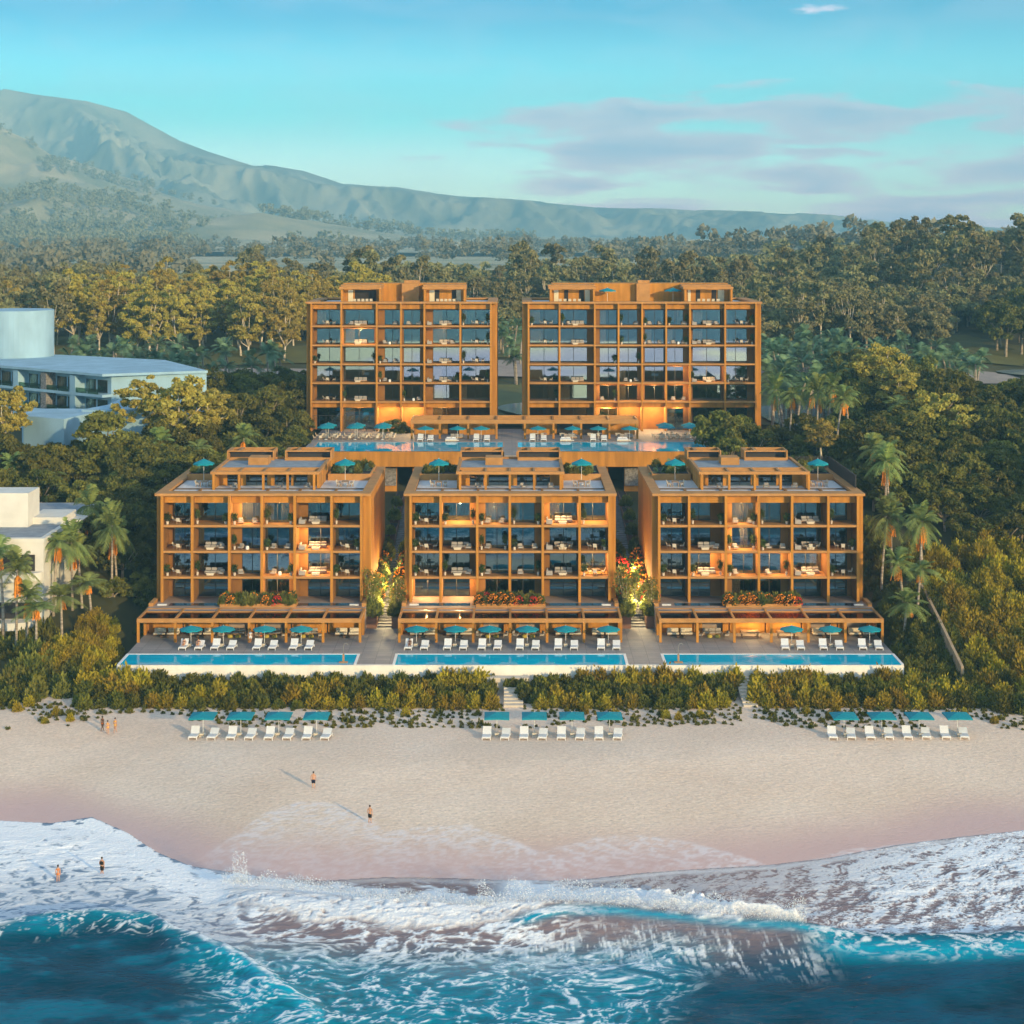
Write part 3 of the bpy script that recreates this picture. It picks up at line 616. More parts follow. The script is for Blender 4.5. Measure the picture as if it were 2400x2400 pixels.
# retaining wall of the upper terrace with the dark stair mouths
r = empty('retaining_wall', (0, YF2, 8), 'tall terracotta retaining wall carrying the upper pools, with dark openings', 'wall'); o = (0, YF2, 8)
mb = MB(); zb_, zt_ = PZ(1092, YF2), Z2-.03
mb.box(UXL, up[0][1]+.3, YF2-1.2, YF2-.2, zb_, zt_); mb.box(up[1][0]-.3, UXR, YF2-1.2, YF2-.2, zb_, zt_); mb.box(up[0][1]+.3, up[1][0]-.3, YF2-1.1, YF2-.25, zb_, Z2-.65)
mb.build('pool_beam', 'plaster', r, o)
Yw = YF2+1.5; edges = [UXL]
ops = [(PX(930, Yw), PX(967, Yw)), (PX(1425, Yw), PX(1463, Yw))]
mb = MB(); p = UXL
for a, b in ops: mb.box(p, a, Yw, Yw+.6, 6, zb_+.5); p = b
mb.box(p, UXR, Yw, Yw+.6, 6, zb_+.5); mb.build('wall_face', 'plaster', r, o)
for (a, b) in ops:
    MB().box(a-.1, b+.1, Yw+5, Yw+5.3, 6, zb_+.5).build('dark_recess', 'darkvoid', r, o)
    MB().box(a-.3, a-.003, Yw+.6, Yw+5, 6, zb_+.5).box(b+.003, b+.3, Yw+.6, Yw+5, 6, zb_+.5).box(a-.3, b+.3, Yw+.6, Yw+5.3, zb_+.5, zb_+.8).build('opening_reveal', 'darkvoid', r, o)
for a, b in ((PX(896, Yw), PX(929, Yw)), (PX(1464, Yw), PX(1496, Yw))):
    MB().box(a, b, Yw-.25, Yw-.003, PZ(1138, Yw), zb_+.4).build('stone_cladding', 'stone', r, o)

# spray thrown up along the breaking crest
rg = np.random.default_rng(77); P = []
for (ua, ub, n_, hh) in ((1120, 1890, 34000, 1.9), (520, 1120, 12000, .9), (545, 580, 1500, 1.9)):
    u = rg.uniform(ua, ub, n_); cr = np.interp(u, [480, 620, 870, 1100, 1220, 1340, 1500, 1700, 1890], [2096, 2100, 2130, 2150, 2150, 2152, 2164, 2184, 2200])
    amp = 0.35+0.9*vnoise(u*0.03, u*0+3, 4)**1.5+.3*vnoise(u*.15, u*0, 6)
    t = rg.random(n_)**2.6; Y = F*62/(cr-YH)+rg.normal(size=n_)*.35+1.9*rg.random(n_)*(0.3+t); X = (u-1200)*Y/F
    P.append(np.stack([X, Y, SEA+0.6+hh*amp*t+0.55*np.exp(-((Y-F*62/(cr-YH))/1.6)**2)], 1))
P = np.concatenate(P); D = rg.normal(size=P.shape); D /= np.linalg.norm(D, axis=1, keepdims=True); E = np.cross(D, rg.normal(size=P.shape)); E /= np.linalg.norm(E, axis=1, keepdims=True)
s_ = (0.018+0.055*rg.random((len(P), 1))**2); G_ = np.cross(D, E)
V = np.stack([P+D*s_, P+E*s_, P-D*s_, P-E*s_], 1).reshape(-1, 3)
mat('spray', (0.86, 0.88, 0.9), 0.9, trans=0.5)
tag(npmesh('sea_spray', V, np.arange(len(P)*4).reshape(-1, 4), 'spray'), 'fine white spray flung up along the breaking crest', 'spray', None, 'stuff')

# ================================================================== APARTMENT BLOCKS
LIGHTS = []
def glow(x, y, z, e=95, col=(1.0, 0.66, 0.28), parent=None):
    ld = bpy.data.lights.new('warm_glow', 'POINT'); ld.energy = e*4.2; ld.color = col; ld.shadow_soft_size = 0.0
    o = bpy.data.objects.new('warm_glow', ld); COL.objects.link(o); o.location = (x, y, z)
    LIGHTS.append(o); return o
INFO = {}
def block(name, desc, cap, cols, Yf, Yb, zb, floors, ztop, bays, glows, curtains, base_z, parapet=1.4, lows=None):
    r = empty('apartment_block', (PX(sum(cap)/2, Yf), Yf, zb), desc, 'apartment block'); o = tuple(r.location)
    x0, x1 = PX(cap[0], Yf), PX(cap[1], Yf); xs = [PX(c, Yf) for c in cols]; hw = .18; n = len(bays)
    lev = [zb]+floors; nl = len(lev); zc = ztop-.36
    for xc in xs: MB().box(xc-hw, xc+hw, Yf, Yf+.45, zb, zc).build('column', 'plaster', r, o)
    for zf in floors:
        MB().box(xs[0]+hw-.002, xs[-1]-hw+.002, Yf+.07, Yb-.4, zf-.30, zf).build('floor_slab', 'plaster_light', r, o)
    # beams hung under the slabs, set back behind the columns
    for k in range(nl):
        top = zc if k == nl-1 else lev[k+1]-.303
        h = 1.12 if k == nl-1 else (1.0 if (k == 0 and lows) else .24)
        mb = MB()
        for i in range(n): mb.box(xs[i]+hw+.002, xs[i+1]-hw-.002, Yf+1.05, Yf+1.3, top-h, top-.002)
        mb.build('beam', 'plaster', r, o)
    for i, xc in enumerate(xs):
        MB().box(xc-hw+.01, xc+hw-.01, Yf+.452, Yf+7.5, zb, zc-.01).build('partition_wall', 'plaster_shaded', r, o)
    # solid pieces beside the glass; windows
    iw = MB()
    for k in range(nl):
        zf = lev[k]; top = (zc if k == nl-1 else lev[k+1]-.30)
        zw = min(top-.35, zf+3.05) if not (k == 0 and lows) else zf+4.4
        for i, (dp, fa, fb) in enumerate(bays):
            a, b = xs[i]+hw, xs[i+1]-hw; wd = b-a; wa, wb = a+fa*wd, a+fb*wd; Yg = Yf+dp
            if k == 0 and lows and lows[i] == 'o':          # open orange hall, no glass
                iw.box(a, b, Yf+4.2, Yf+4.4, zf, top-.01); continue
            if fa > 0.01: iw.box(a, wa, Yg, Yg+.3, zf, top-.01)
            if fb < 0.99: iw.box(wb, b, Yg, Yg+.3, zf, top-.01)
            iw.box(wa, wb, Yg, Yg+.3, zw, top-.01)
            t = .07; mb = MB()
            mb.box(wa, wa+t, Yg+.02, Yg+.12, zf, zw); mb.box(wb-t, wb, Yg+.02, Yg+.12, zf, zw); mb.box(wa+t, wb-t, Yg+.02, Yg+.12, zw-t, zw); mb.box(wa+t, wb-t, Yg+.02, Yg+.12, zf, zf+t)
            mm = (wa+wb)/2; mb.box(mm-.05, mm+.05, Yg+.02, Yg+.12, zf+t, zw-t)
            wnd = mb.build('window', 'frame', r, o)
            MB().box(wa+t, mm-.05, Yg+.06, Yg+.075, zf+t, zw-t).box(mm+.05, wb-t, Yg+.06, Yg+.075, zf+t, zw-t).build('pane', 'glass', wnd, o)
            cu = curtains.get((k, i), '')
            for c in cu:
                ww = wb-wa
                ca, cb = {'l': (wa+.05, wa+.36*ww), 'r': (wb-.36*ww, wb-.05), 'm': (mm-.15*ww, mm+.2*ww), 'f': (wa+.05, wb-.05), 'h': (wa+.05, mm), 'n': (wa+.05, wa+.18*ww)}[c]
                mb = MB(); m_ = max(6, int((cb-ca)/.16)); prev = None
                for q in range(m_+1):
                    xq = ca+(cb-ca)*q/m_; yq = Yg+.24+.07*(q % 2)
                    if prev: mb.quad((prev[0], prev[1], zf+.05), (xq, yq, zf+.05), (xq, yq, zw-.05), (prev[0], prev[1], zw-.05))
                    prev = (xq, yq)
                mb.build('curtain', 'curtain', r, o)
    iw.build('loggia_wall', 'plaster_shaded', r, o)
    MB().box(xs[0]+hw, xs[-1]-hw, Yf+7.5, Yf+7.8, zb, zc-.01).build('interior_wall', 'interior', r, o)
    # outer walls
    sw = MB(); sw.box(x0+.06, x0+.46, Yf+1.2, Yb, base_z, zc); sw.box(x1-.46, x1-.06, Yf+1.2, Yb, base_z, zc)
    sw.box(x0+.46, xs[0]-hw, Yf+1.25, Yf+1.55, base_z, zc-.004); sw.box(xs[-1]+hw, x1-.46, Yf+1.25, Yf+1.55, base_z, zc-.004); sw.box(x0+.46, x1-.46, Yb-.35, Yb-.05, base_z, zc-.004)
    sw.build('outer_wall', 'plaster', r, o)
    # roof
    P = parapet; fr = 2.6
    mb = MB(); mb.box(x0, x1, Yf-.04, Yf+fr, zc, ztop); mb.box(x0, x0+P, Yf+fr, Yb, zc, ztop-.002); mb.box(x1-P, x1, Yf+fr, Yb, zc, ztop-.002); mb.box(x0+P, x1-P, Yb-P*.7, Yb, zc, ztop-.002)
    mb.build('roof_parapet', 'plaster_light', r, o)
    MB().box(x0+P, x1-P, Yf+fr, Yb-P*.7, ztop-.75, ztop-.55).build('roof_floor', 'whitepave', r, o)
    for (k, i, e) in glows:
        a, b = xs[i], xs[i+1]; top = (zc-1.15 if k == nl-1 else lev[k+1]-.33)
        if k == 0 and lows: top = lev[1]-.45
        g = glow((a+b)/2, Yf+(bays[i][0]*.62), top-.95, e)
        mb = MB().cyl((a+b)/2, Yf+(bays[i][0]*.62), top-.05, top, .07); mb.build('ceiling_lamp', 'bulb', r, o)
    INFO[name] = dict(root=r, o=o, x0=x0, x1=x1, xs=xs, lev=lev, Yf=Yf, Yb=Yb, zt=ztop, bays=bays, roof=ztop-.55)
    return r
YB_ = PY(1412, 6.3)                      # front plane of the three lower blocks
LV = [9.99, 13.68, 17.37]; ZT = 21.9
def zA(x): return 300+x*.34161
def zB(x): return 880+x*.34161
def zC(x): return 1440+x*.36232
BA = [(4.3, .16, 1), (4.3, 0, .97), (2.4, .30, 1), (2.4, .0, .80), (4.3, .25, 1), (4.3, 0, 1)]
BBb = [(4.3, .05, 1), (4.3, 0, .80), (2.4, .22, 1), (2.4, .0, .78), (4.3, .18, 1), (4.3, 0, .96)]
BC = [(4.3, .02, 1), (4.3, 0, .68), (2.4, .22, 1), (2.4, .0, .75), (4.3, .05, .97), (4.3, 0, .85)]
block('A', 'terracotta four-storey apartment block at the front left', (362.5, 868.8), [zA(v) for v in (232, 439, 694, 917, 1143, 1396, 1600)], YB_, 273, 6.3, LV, ZT, BA,
      [(3, 2, 70), (3, 3, 30), (2, 4, 120), (1, 4, 120), (1, 3, 60), (0, 3, 40)],
      {(3, 2): 'f', (3, 3): 'lr', (3, 4): 'l', (2, 0): 'l', (1, 0): 'l', (2, 2): 'm', (2, 5): 'l', (1, 4): 'r'}, 2.0)
block('B', 'terracotta four-storey apartment block at the front centre', (945.9, 1445.4), [zB(v) for v in (241, 447, 698, 922, 1148, 1401, 1606)], YB_, 273, 6.3, LV, ZT, BBb,
      [(3, 1, 110), (3, 2, 45), (3, 4, 110), (3, 5, 90), (1, 5, 110), (0, 0, 120), (0, 1, 120), (0, 2, 20)],
      {(3, 2): 'f', (3, 3): 'l', (3, 4): 'l', (2, 0): 'l', (1, 0): 'l', (2, 2): 'm', (2, 4): 'r', (2, 5): 'l', (1, 4): 'r'}, 2.0)
block('C', 'terracotta four-storey apartment block at the front right', (1528.8, 2027.7), [zC(v) for v in (290, 484, 722, 935, 1150, 1385, 1577)], YB_, 273, 6.3, LV, ZT, BC,
      [(3, 2, 60), (2, 2, 90), (1, 1, 110), (1, 2, 60), (1, 3, 80), (1, 4, 90)],
      {(3, 2): 'f', (3, 3): 'l', (3, 4): 'l', (2, 0): 'l', (1, 0): 'l', (2, 2): 'm', (1, 4): 'r', (0, 2): 'l'}, 2.0)
def zD(x): return 690+x*.28986
def zE(x): return 1180+x*.34161
YD = 4000*39.5/(1011-550)
LD = [25.52, 29.32, 33.1, 36.9, 40.75]; ZD = 45.5
BD = [(3.6, .1, 1), (3.6, 0, .92), (2.4, .28, 1), (2.4, .05, .82), (3.6, .2, 1), (3.6, 0, 1)]
BE = [(3.6, .02, 1), (3.6, 0, .82), (2.2, .2, 1), (2.2, .02, .85), (2.2, .1, 1), (2.2, .02, .78), (3.6, .1, .96), (3.6, 0, .8)]
block('D', 'terracotta six-storey apartment block at the rear left', (716, 1165.4), [zD(v) for v in (136, 378, 665, 861, 1051, 1341, 1588)], YD, YD+24, Z2, LD, ZD, BD,
      [(4, 1, 130), (4, 4, 25), (0, 2, 260), (0, 3, 300), (0, 1, 60), (0, 4, 60)],
      {(5, 0): 'l', (5, 4): 'l', (4, 1): 'l', (4, 4): 'h', (3, 3): 'f', (2, 0): 'h', (2, 4): 'lr', (1, 4): 'l', (0, 1): 'l', (0, 4): 'l', (5, 5): 'n', (1, 5): 'n'}, 16, parapet=2.0, lows='  oo  ')
block('E', 'wide terracotta six-storey apartment block at the rear right', (1224.4, 1786.4), [zE(v) for v in (172, 385, 627, 790, 952, 1117, 1280, 1522, 1733)], YD, YD+24, Z2, LD, ZD, BE,
      [(1, 2, 60), (1, 3, 60), (1, 4, 60), (1, 5, 60), (2, 5, 50), (2, 6, 60), (0, 2, 160), (0, 3, 260), (0, 4, 300), (0, 5, 60)],
      {(5, 0): 'l', (5, 2): 'l', (5, 5): 'r', (5, 6): 'l', (5, 7): 'n', (4, 0): 'h', (4, 2): 'l', (4, 4): 'l', (4, 5): 'l', (4, 6): 'l', (4, 7): 'n', (3, 2): 'h', (3, 3): 'f', (3, 6): 'h', (2, 0): 'h', (2, 3): 'l', (1, 0): 'r', (1, 1): 'l', (1, 3): 'l', (0, 5): 'h'}, 16, parapet=2.0, lows='   oo   ')

def penthouse_low(key, fx, z, dark=False):
    I = INFO[key]; r = empty('penthouse', (PX((fx[0]+fx[1])/2, 251.6), 251.6, I['roof']), '', 'penthouse', 'rooftop penthouses of the front blocks'); o = tuple(r.location)
    Y0 = 251.6; Y1 = 268.5; a, b = PX(fx[0], Y0), PX(fx[1], Y0); zr = I['roof']; zt = PZ(1105.5, Y0)
    pc = [PX(z(v), Y0+.2) for v in (582, 757, 923, 1090, 1272)]
    dl = (a+b)/2-(pc[0]+pc[-1])/2; pc = [v+dl*0.4 for v in pc]
    mb = MB(); mb.box(a, b, Y0, Y0+.5, zt-.42, zt); mb.box(a, a+.45, Y0+.5, Y1, zt-.42, zt); mb.box(b-.45, b, Y0+.5, Y1, zt-.42, zt)
    mb.box(a+.45, b-.45, Y0+4.4, Y0+4.8, zt-.42, zt); mb.box(a+.45, b-.45, Y1-.4, Y1, zt-.42, zt)
    for x in pc[1:-1]: mb.box(x-.16, x+.16, Y0+.5, Y0+4.4, zt-.34, zt-.02)
    mb.build('roof_frame', 'plaster_light', r, o)
    for i in range(4):           # recessed pergola slats over the terrace
        sl = MB(); xa, xb = max(pc[i]+.16, a+.46), min(pc[i+1]-.16, b-.46)
        for q in range(3): sl.box(xa, xb, Y0+1.2+q*1.05, Y0+1.3+q*1.05, zt-.30, zt-.08)
        sl.build('pergola_slats', 'plaster_light', r, o)
    for x in pc: MB().box(x-.17, x+.17, Y0+.05, Y0+.42, zr, zt-.43).build('column', 'plaster', r, o)
    wz = zt-.43; bw = MB()
    bw.box(a+.1, a+.45, Y0+.9, Y1, zr, wz); bw.box(b-.45, b-.1, Y0+.9, Y1, zr, wz); bw.box(a+.45, b-.45, Y1-.35, Y1-.02, zr, wz)
    for i in range(4):
        xa, xb = max(pc[i], a+.45), min(pc[i+1], b-.45)
        f = [(0.35, .9), (0.1, 1), (.3, 1), (.1, .62)][i]; ga, gb = xa+f[0]*(xb-xa), xa+f[1]*(xb-xa)
        if ga > xa+.05: bw.box(xa, ga, Y0+4.4, Y0+4.7, zr, wz)
        if gb < xb-.05: bw.box(gb, xb, Y0+4.4, Y0+4.7, zr, wz)
        mb = MB(); t = .06
        mb.box(ga, ga+t, Y0+4.45, Y0+4.55, zr, wz); mb.box(gb-t, gb, Y0+4.45, Y0+4.55, zr, wz); mb.box(ga+t, gb-t, Y0+4.45, Y0+4.55, wz-t, wz); mm = (ga+gb)/2; mb.box(mm-.03, mm+.03, Y0+4.45, Y0+4.55, zr, wz-t)
        wd = mb.build('window', 'frame', r, o); MB().box(ga+t, mm-.03, Y0+4.5, Y0+4.51, zr, wz-t).box(mm+.03, gb-t, Y0+4.5, Y0+4.51, zr, wz-t).build('pane', 'glass', wd, o)
    bw.box(a+.45, b-.45, Y0+9, Y0+9.2, zr, wz)
    bw.build('wall', 'plaster', r, o)
    MB().box(a+.45, b-.45, Y0+4.8, Y1-.4, zt-.5, zt-.28).build('flat_roof', 'roofgrey', r, o)
    cx0, cx1 = PX(z(755), 262), PX(z(870), 262)
    cx0, cx1 = {'A': (PX(zA(832), 262), PX(zA(968), 262)), 'B': (PX(zB(755), 262), PX(zB(873), 262)), 'C': (PX(zC(685), 262), PX(zC(803), 262))}[key]
    MB().box(cx0, cx1, 261, 264.2, zt-.28, zt+.85).build('chimney', 'plaster_light', r, o)
    for (u0, u1) in {'A': ((680, 1003), (1078, 1397)), 'B': ((583, 873), (975, 1268)), 'C': ((480, 700), (850, 1130))}[key]:
        xa, xb = PX(z(u0), 266.5), PX(z(u1), 266.5); xa = max(xa, a-.3); zz = zt+1.25
        mb = MB(); ya, yb = 266.2, 270.6
        mb.box(xa, xb, ya, ya+.18, zt-.3, zt+.15); mb.box(xa, xa+.2, ya+.18, yb, zt-.3, zz); mb.box(xb-.2, xb, ya+.18, yb, zt-.3, zz); mb.box(xa+.2, xb-.2, yb-.2, yb, zt-.3, zz); mb.box(xa+.2, xb-.2, ya+.3, ya+.6, zz-.22, zz-.003); mb.box(xa+.2, xa+.6, ya+.6, yb-.2, zz-.22, zz-.003)
        xm = xa+(xb-xa)*.27; mb.box(xm-.25, xm+.25, ya+.6, yb-.2, zz-.25, zz-.005)
        mb.build('roof_enclosure', 'plaster_light', r, o)
        MB().box(xa+.2, xb-.2, ya+2.0, ya+2.1, zt-.3, zz-.3).build('louvre', 'louvre', r, o)
    r['label'] = {'A': 'penthouse with slatted roof on the front left block', 'B': 'penthouse with slatted roof on the front centre block', 'C': 'penthouse with slatted roof on the front right block'}[key]
    I['ph'] = (a, b, Y0)
penthouse_low('A', (zA(565), zA(1312)), zA); penthouse_low('B', (zB(553), zB(1296)), zB); penthouse_low('C', (zC(548), zC(1265)), lambda v: zC(v-10) if v < 1e9 else v)

# roof terrace planters with a low back wall (both sides of each penthouse)
def planter(x0, x1, y0, y1, z, h, label):
    r = empty('planter_box', ((x0+x1)/2, y0, z), label, 'planter'); o = tuple(r.location); t = .2
    MB().box(x0, x1, y0, y0+t, z, z+h).box(x0, x1, y1-t, y1, z, z+h).box(x0, x0+t, y0+t, y1-t, z, z+h).box(x1-t, x1, y0+t, y1-t, z, z+h).build('box', 'plaster_light', r, o)
    MB().box(x0+t, x1-t, y0+t, y1-t, z, z+h-.15).build('soil', 'darkvoid', r, o)
for key, nm in (('A', 'front left'), ('B', 'front centre'), ('C', 'front right')):
    I = INFO[key]; a, b, Y0 = I['ph']
    planter(I['x0']+1.4, a-.2, 261.5, 271.9, I['roof'], 1.0, f'roof planter left of the penthouse on the {nm} block')
    planter(b+.2, I['x1']-1.4, 261.5, 271.9, I['roof'], 1.0, f'roof planter right of the penthouse on the {nm} block')

def penthouse_high(key, segs, mid, chim, desc):
    I = INFO[key]; r = empty('penthouse', (PX(sum(mid)/2, YD+3), YD+3, I['roof']), desc, 'penthouse', 'rooftop penthouses of the rear blocks'); o = tuple(r.location)
    Y0 = YD+3.0; zr = I['roof']
    zt = PZ(672, Y0)
    for (u0, u1, wins) in segs:
        a, b = PX(u0, Y0), PX(u1, Y0); c = MB()
        c.box(a-.3, b+.1, Y0-.2, Y0+.3, zt-.5, zt); c.box(a-.3, b+.1, Y0+3, Y0+7, zt-.5, zt+.3); c.box(a-.3, a+.3, Y0+.3, Y0+3, zt-.45, zt-.02); c.box(b-.4, b+.1, Y0+.3, Y0+3, zt-.45, zt-.02); m_ = (a+b)/2; c.box(m_-.15, m_+.15, Y0+.3, Y0+3, zt-.45, zt-.03)
        c.build('roof_frame', 'plaster_light', r, o)
        MB().box(a, a+.4, Y0, Y0+7, zr, zt-.51).build('column', 'plaster', r, o); MB().box(b-.4, b, Y0, Y0+7, zr, zt-.51).build('column', 'plaster', r, o)
        MB().box(a+.4, b-.4, Y0+3, Y0+3.3, zr, zt-.51).build('wall', 'plaster', r, o)
        for (f0, f1, m2) in wins:
            xa, xb = a+f0*(b-a), a+f1*(b-a)
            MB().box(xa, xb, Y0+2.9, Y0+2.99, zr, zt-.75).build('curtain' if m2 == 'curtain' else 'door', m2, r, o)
    a, b = PX(mid[0], Y0+7), PX(mid[1], Y0+7); zt2 = PZ(664, Y0+7)
    MB().box(a, b, Y0+7.01, Y0+14, zr, zt2).build('wall', 'plaster', r, o)
    a, b = PX(chim[0], Y0+6), PX(chim[1], Y0+6)
    MB().box(a, b, Y0+5.5, Y0+7.0, zr, zt2+.02).box(a+.4, b, Y0+7.0, Y0+9, zt2+.02, PZ(657, Y0+7)).build('chimney', 'plaster_light', r, o)
penthouse_high('D', ((zD(375), zD(700), [(.15, .27, 'curtain'), (.32, .85, 'darkvoid')]), (zD(1046), zD(1384), [(.12, .24, 'curtain'), (.25, .36, 'darkvoid'), (.66, .76, 'darkvoid'), (.77, .88, 'curtain')])), (zD(395), zD(1383)), (zD(870), zD(1010)), 'flat-roofed penthouse on the rear left block')
penthouse_high('E', ((zE(318), zE(628), [(.1, .2, 'curtain'), (.33, .42, 'darkvoid'), (.66, .77, 'darkvoid'), (.79, .9, 'curtain')]), (zE(1242), zE(1572), [(.1, .16, 'curtain'), (.27, .36, 'darkvoid'), (.6, .7, 'darkvoid'), (.73, .86, 'curtain')])), (zE(330), zE(1540)), (zE(912), zE(1004)), 'long penthouse with two parasols on the rear right block')

# podium with terrace, plunge pools and planting bed between pergola and block
def podium(key, nm, fx):
    I = INFO[key]; Yp = PY(1404, 6.27); x0, x1 = PX(fx[0], 234.3), PX(fx[1], 234.3)
    r = empty('podium_terrace', ((x0+x1)/2, 241, Z1), f'raised terrace with plunge pools in front of the {nm} block', 'terrace', 'podium terraces'); o = tuple(r.location)
    MB().box(x0, x1, 241.0, YB_+4.6, Z1, 6.29).build('slab', 'terrace', r, o)
    MB().box(x0+.02, x0+.6, 241.9, YB_+1.0, 6.29, 6.75).box(x1-.6, x1-.02, 241.9, YB_+1.0, 6.29, 6.75).build('parapet', 'plaster_light', r, o)
    for c, (u0, u1) in enumerate(((285, 650), (1160, 1560)) if key != 'C' else ((390, 735), (1190, 1590))):
        z_ = {'A': zA, 'B': zB, 'C': zC}[key]
        xa, xb = PX(z_(u0), 243.2), PX(z_(u1), 243.2)
        MB().box(xa, xb, 242.4, 244.0, 6.3, 6.33).build('plunge_pool', 'plunge_water', r, o)
    for sgn, xx in ((-1, x0+1.1), (1, x1-2.4)): MB().box(xx, xx+1.3, 242.5, 243.0, 6.31, 6.45).build('bench', 'white', r, o)
def pergola(key, nm, fx, zf):
    x0, x1 = PX(fx[0], 234.3), PX(fx[1], 234.3); Y0, Y1 = 234.3, 240.98
    zt = 6.27; r = empty('pergola', ((x0+x1)/2, Y0, Z1), f'long terracotta pergola with bronze glass roof below the {nm} block', 'pergola', 'poolside pergolas'); o = tuple(r.location)
    nx = 7; xs = [x0+.18+(x1-x0-.36)*i/6 for i in range(nx)]
    mb = MB(); mb.box(x0, x1, Y0, Y0+.36, zt-.55, zt); mb.box(x0, x1, Y1-.3, Y1, zt-.55, zt); mb.box(x0+.01, x1-.01, Y1-2.0, Y1-1.8, zt-.3, zt-.01)
    for x in xs: mb.box(x-.15, x+.15, Y0+.36, Y1-.3, zt-.4, zt+.03)
    mb.build('roof_frame', 'plaster_light', r, o)
    for i in range(6):
        xa, xb = xs[i]+.16, xs[i+1]-.16
        MB().box(xa, xb, Y0+.37, Y1-2.01, zt-.2, zt-.16).build('roof_panel', 'canopyglass', r, o)
        MB().box(xa, xb, Y1-1.79, Y1-.31, zt-.2, zt-.1).build('skylight', 'skylight', r, o)
    for x in xs: MB().box(x-.17, x+.17, Y0+.03, Y0+.34, Z1, zt-.56).build('column', 'plaster', r, o)
    # rear wall with niches
    bw = MB(); yw = Y1-.9
    bw.box(x0+.1, x1-.1, yw, Y1-.31, Z1+1.5, zt-.56)
    for i in range(6):
        xa, xb = xs[i]+.1, xs[i+1]-.1
        if (key, i) in (('A', 2), ('A', 3), ('B', 2), ('B', 3), ('C', 1), ('C', 4), ('C', 5)): bw.box(xa, xa+1.2, yw, Y1-.31, Z1, Z1+1.499); bw.box(xb-.8, xb, yw, Y1-.31, Z1, Z1+1.499)
        else: bw.box(xa, xb, yw, Y1-.31, Z1, Z1+1.499)
    for x in (x0+.02, x1-.32): bw.box(x, x+.3, Y1-2.4, yw, Z1, zt-.56)
    bw.build('rear_wall', 'plaster', r, o)
    return xs
PG = {}
for key, nm, fx, zf in (('A', 'front left', (320.5, 846.6), zA), ('B', 'front centre', (932.6, 1458.6), zB), ('C', 'front right', (1545, 2071.5), zC)):
    podium(key, nm, fx); PG[key] = pergola(key, nm, fx, zf)
glow(PX(1765, 238), 238.5, 5.3, 60); glow(PX(1850, 238), 238.5, 5.3, 60)
# upper pergola
Y0, Y1 = 330.0, 338.0; zt = 23.2; x0, x1 = PX(962.5, Y0), PX(1496.5, Y0)
r = empty('pergola', ((x0+x1)/2, Y0, Z2), 'long flat pergola with bar on the upper pool terrace', 'pergola'); o = tuple(r.location)
xs8 = [PX(940+v*.36232, Y0) for v in (69, 250, 434, 618, 801, 986, 1165, 1348, 1529)]
mb = MB(); mb.box(x0, x1, Y0, Y0+.4, zt-.75, zt); mb.box(x0, x1, Y1-.4, Y1, zt-.6, zt+.05)
for x in xs8: mb.box(x-.17, x+.17, Y0+.4, Y1-.4, zt-.5, zt-.02)
for q in range(4): mb.box(x0+.2, x1-.2, Y0+1.9+q*1.4, Y0+2.05+q*1.4, zt-.32, zt-.1)
mb.build('roof_frame', 'plaster_light', r, o)
for x in xs8: MB().box(x-.2, x+.2, Y0+.03, Y0+.38, Z2, zt-.76).build('column', 'plaster', r, o)
mb = MB()
for i in range(8):
    if i == 3: continue
    mb.box(xs8[i], xs8[i+1]-.01, Y1-.9, Y1-.41, Z2, zt-.61)
mb.build('rear_wall', 'plaster', r, o)
mb = MB()
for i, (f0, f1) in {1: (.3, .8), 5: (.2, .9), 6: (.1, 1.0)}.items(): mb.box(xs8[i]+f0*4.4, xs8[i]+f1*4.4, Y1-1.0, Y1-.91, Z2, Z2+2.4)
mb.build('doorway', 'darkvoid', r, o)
# railings in front of the rear left block's ground floor
for i in (0, 1):
    xa, xb = INFO['D']['xs'][i]+.4, INFO['D']['xs'][i+1]-.5; y = YD+.2; mb = MB().box(xa, xb, y, y+.06, Z2+3.1, Z2+3.18)
    for q in range(5): xq = xa+(xb-xa)*q/4; mb.box(xq-.03, xq+.03, y, y+.05, Z2, Z2+3.1)
    tag(mb.build('entrance_screen', 'frame', org=(xa, y, Z2)), 'thin dark metal portal in ' + ('first' if i == 0 else 'second') + ' ground bay of rear left block', 'railing')
# dark louvred screen on the roof of the right front block
I = INFO['C']; mb = MB(); ph = I['ph']
xr = I['x1']-.3; za = I['roof']; 
y = 250.0
while y < 271: mb.box(xr, xr+.12, y, y+.10, za+.2, ZT+1.9); y += .22
x = ph[1]+1.0
while x < xr: mb.box(x, x+.10, 271.2, 271.32, za+.2, ZT+1.9); x += .22
mb.box(xr+.02, xr+.08, 250, 271, ZT+1.5, ZT+1.6); mb.box(xr+.02, xr+.08, 250, 271, ZT-.1, ZT)
tag(mb.build('slatted_screen', 'louvre', org=(xr, 260, za)), 'tall black slatted privacy screen on the right roof edge of front right block', 'screen')

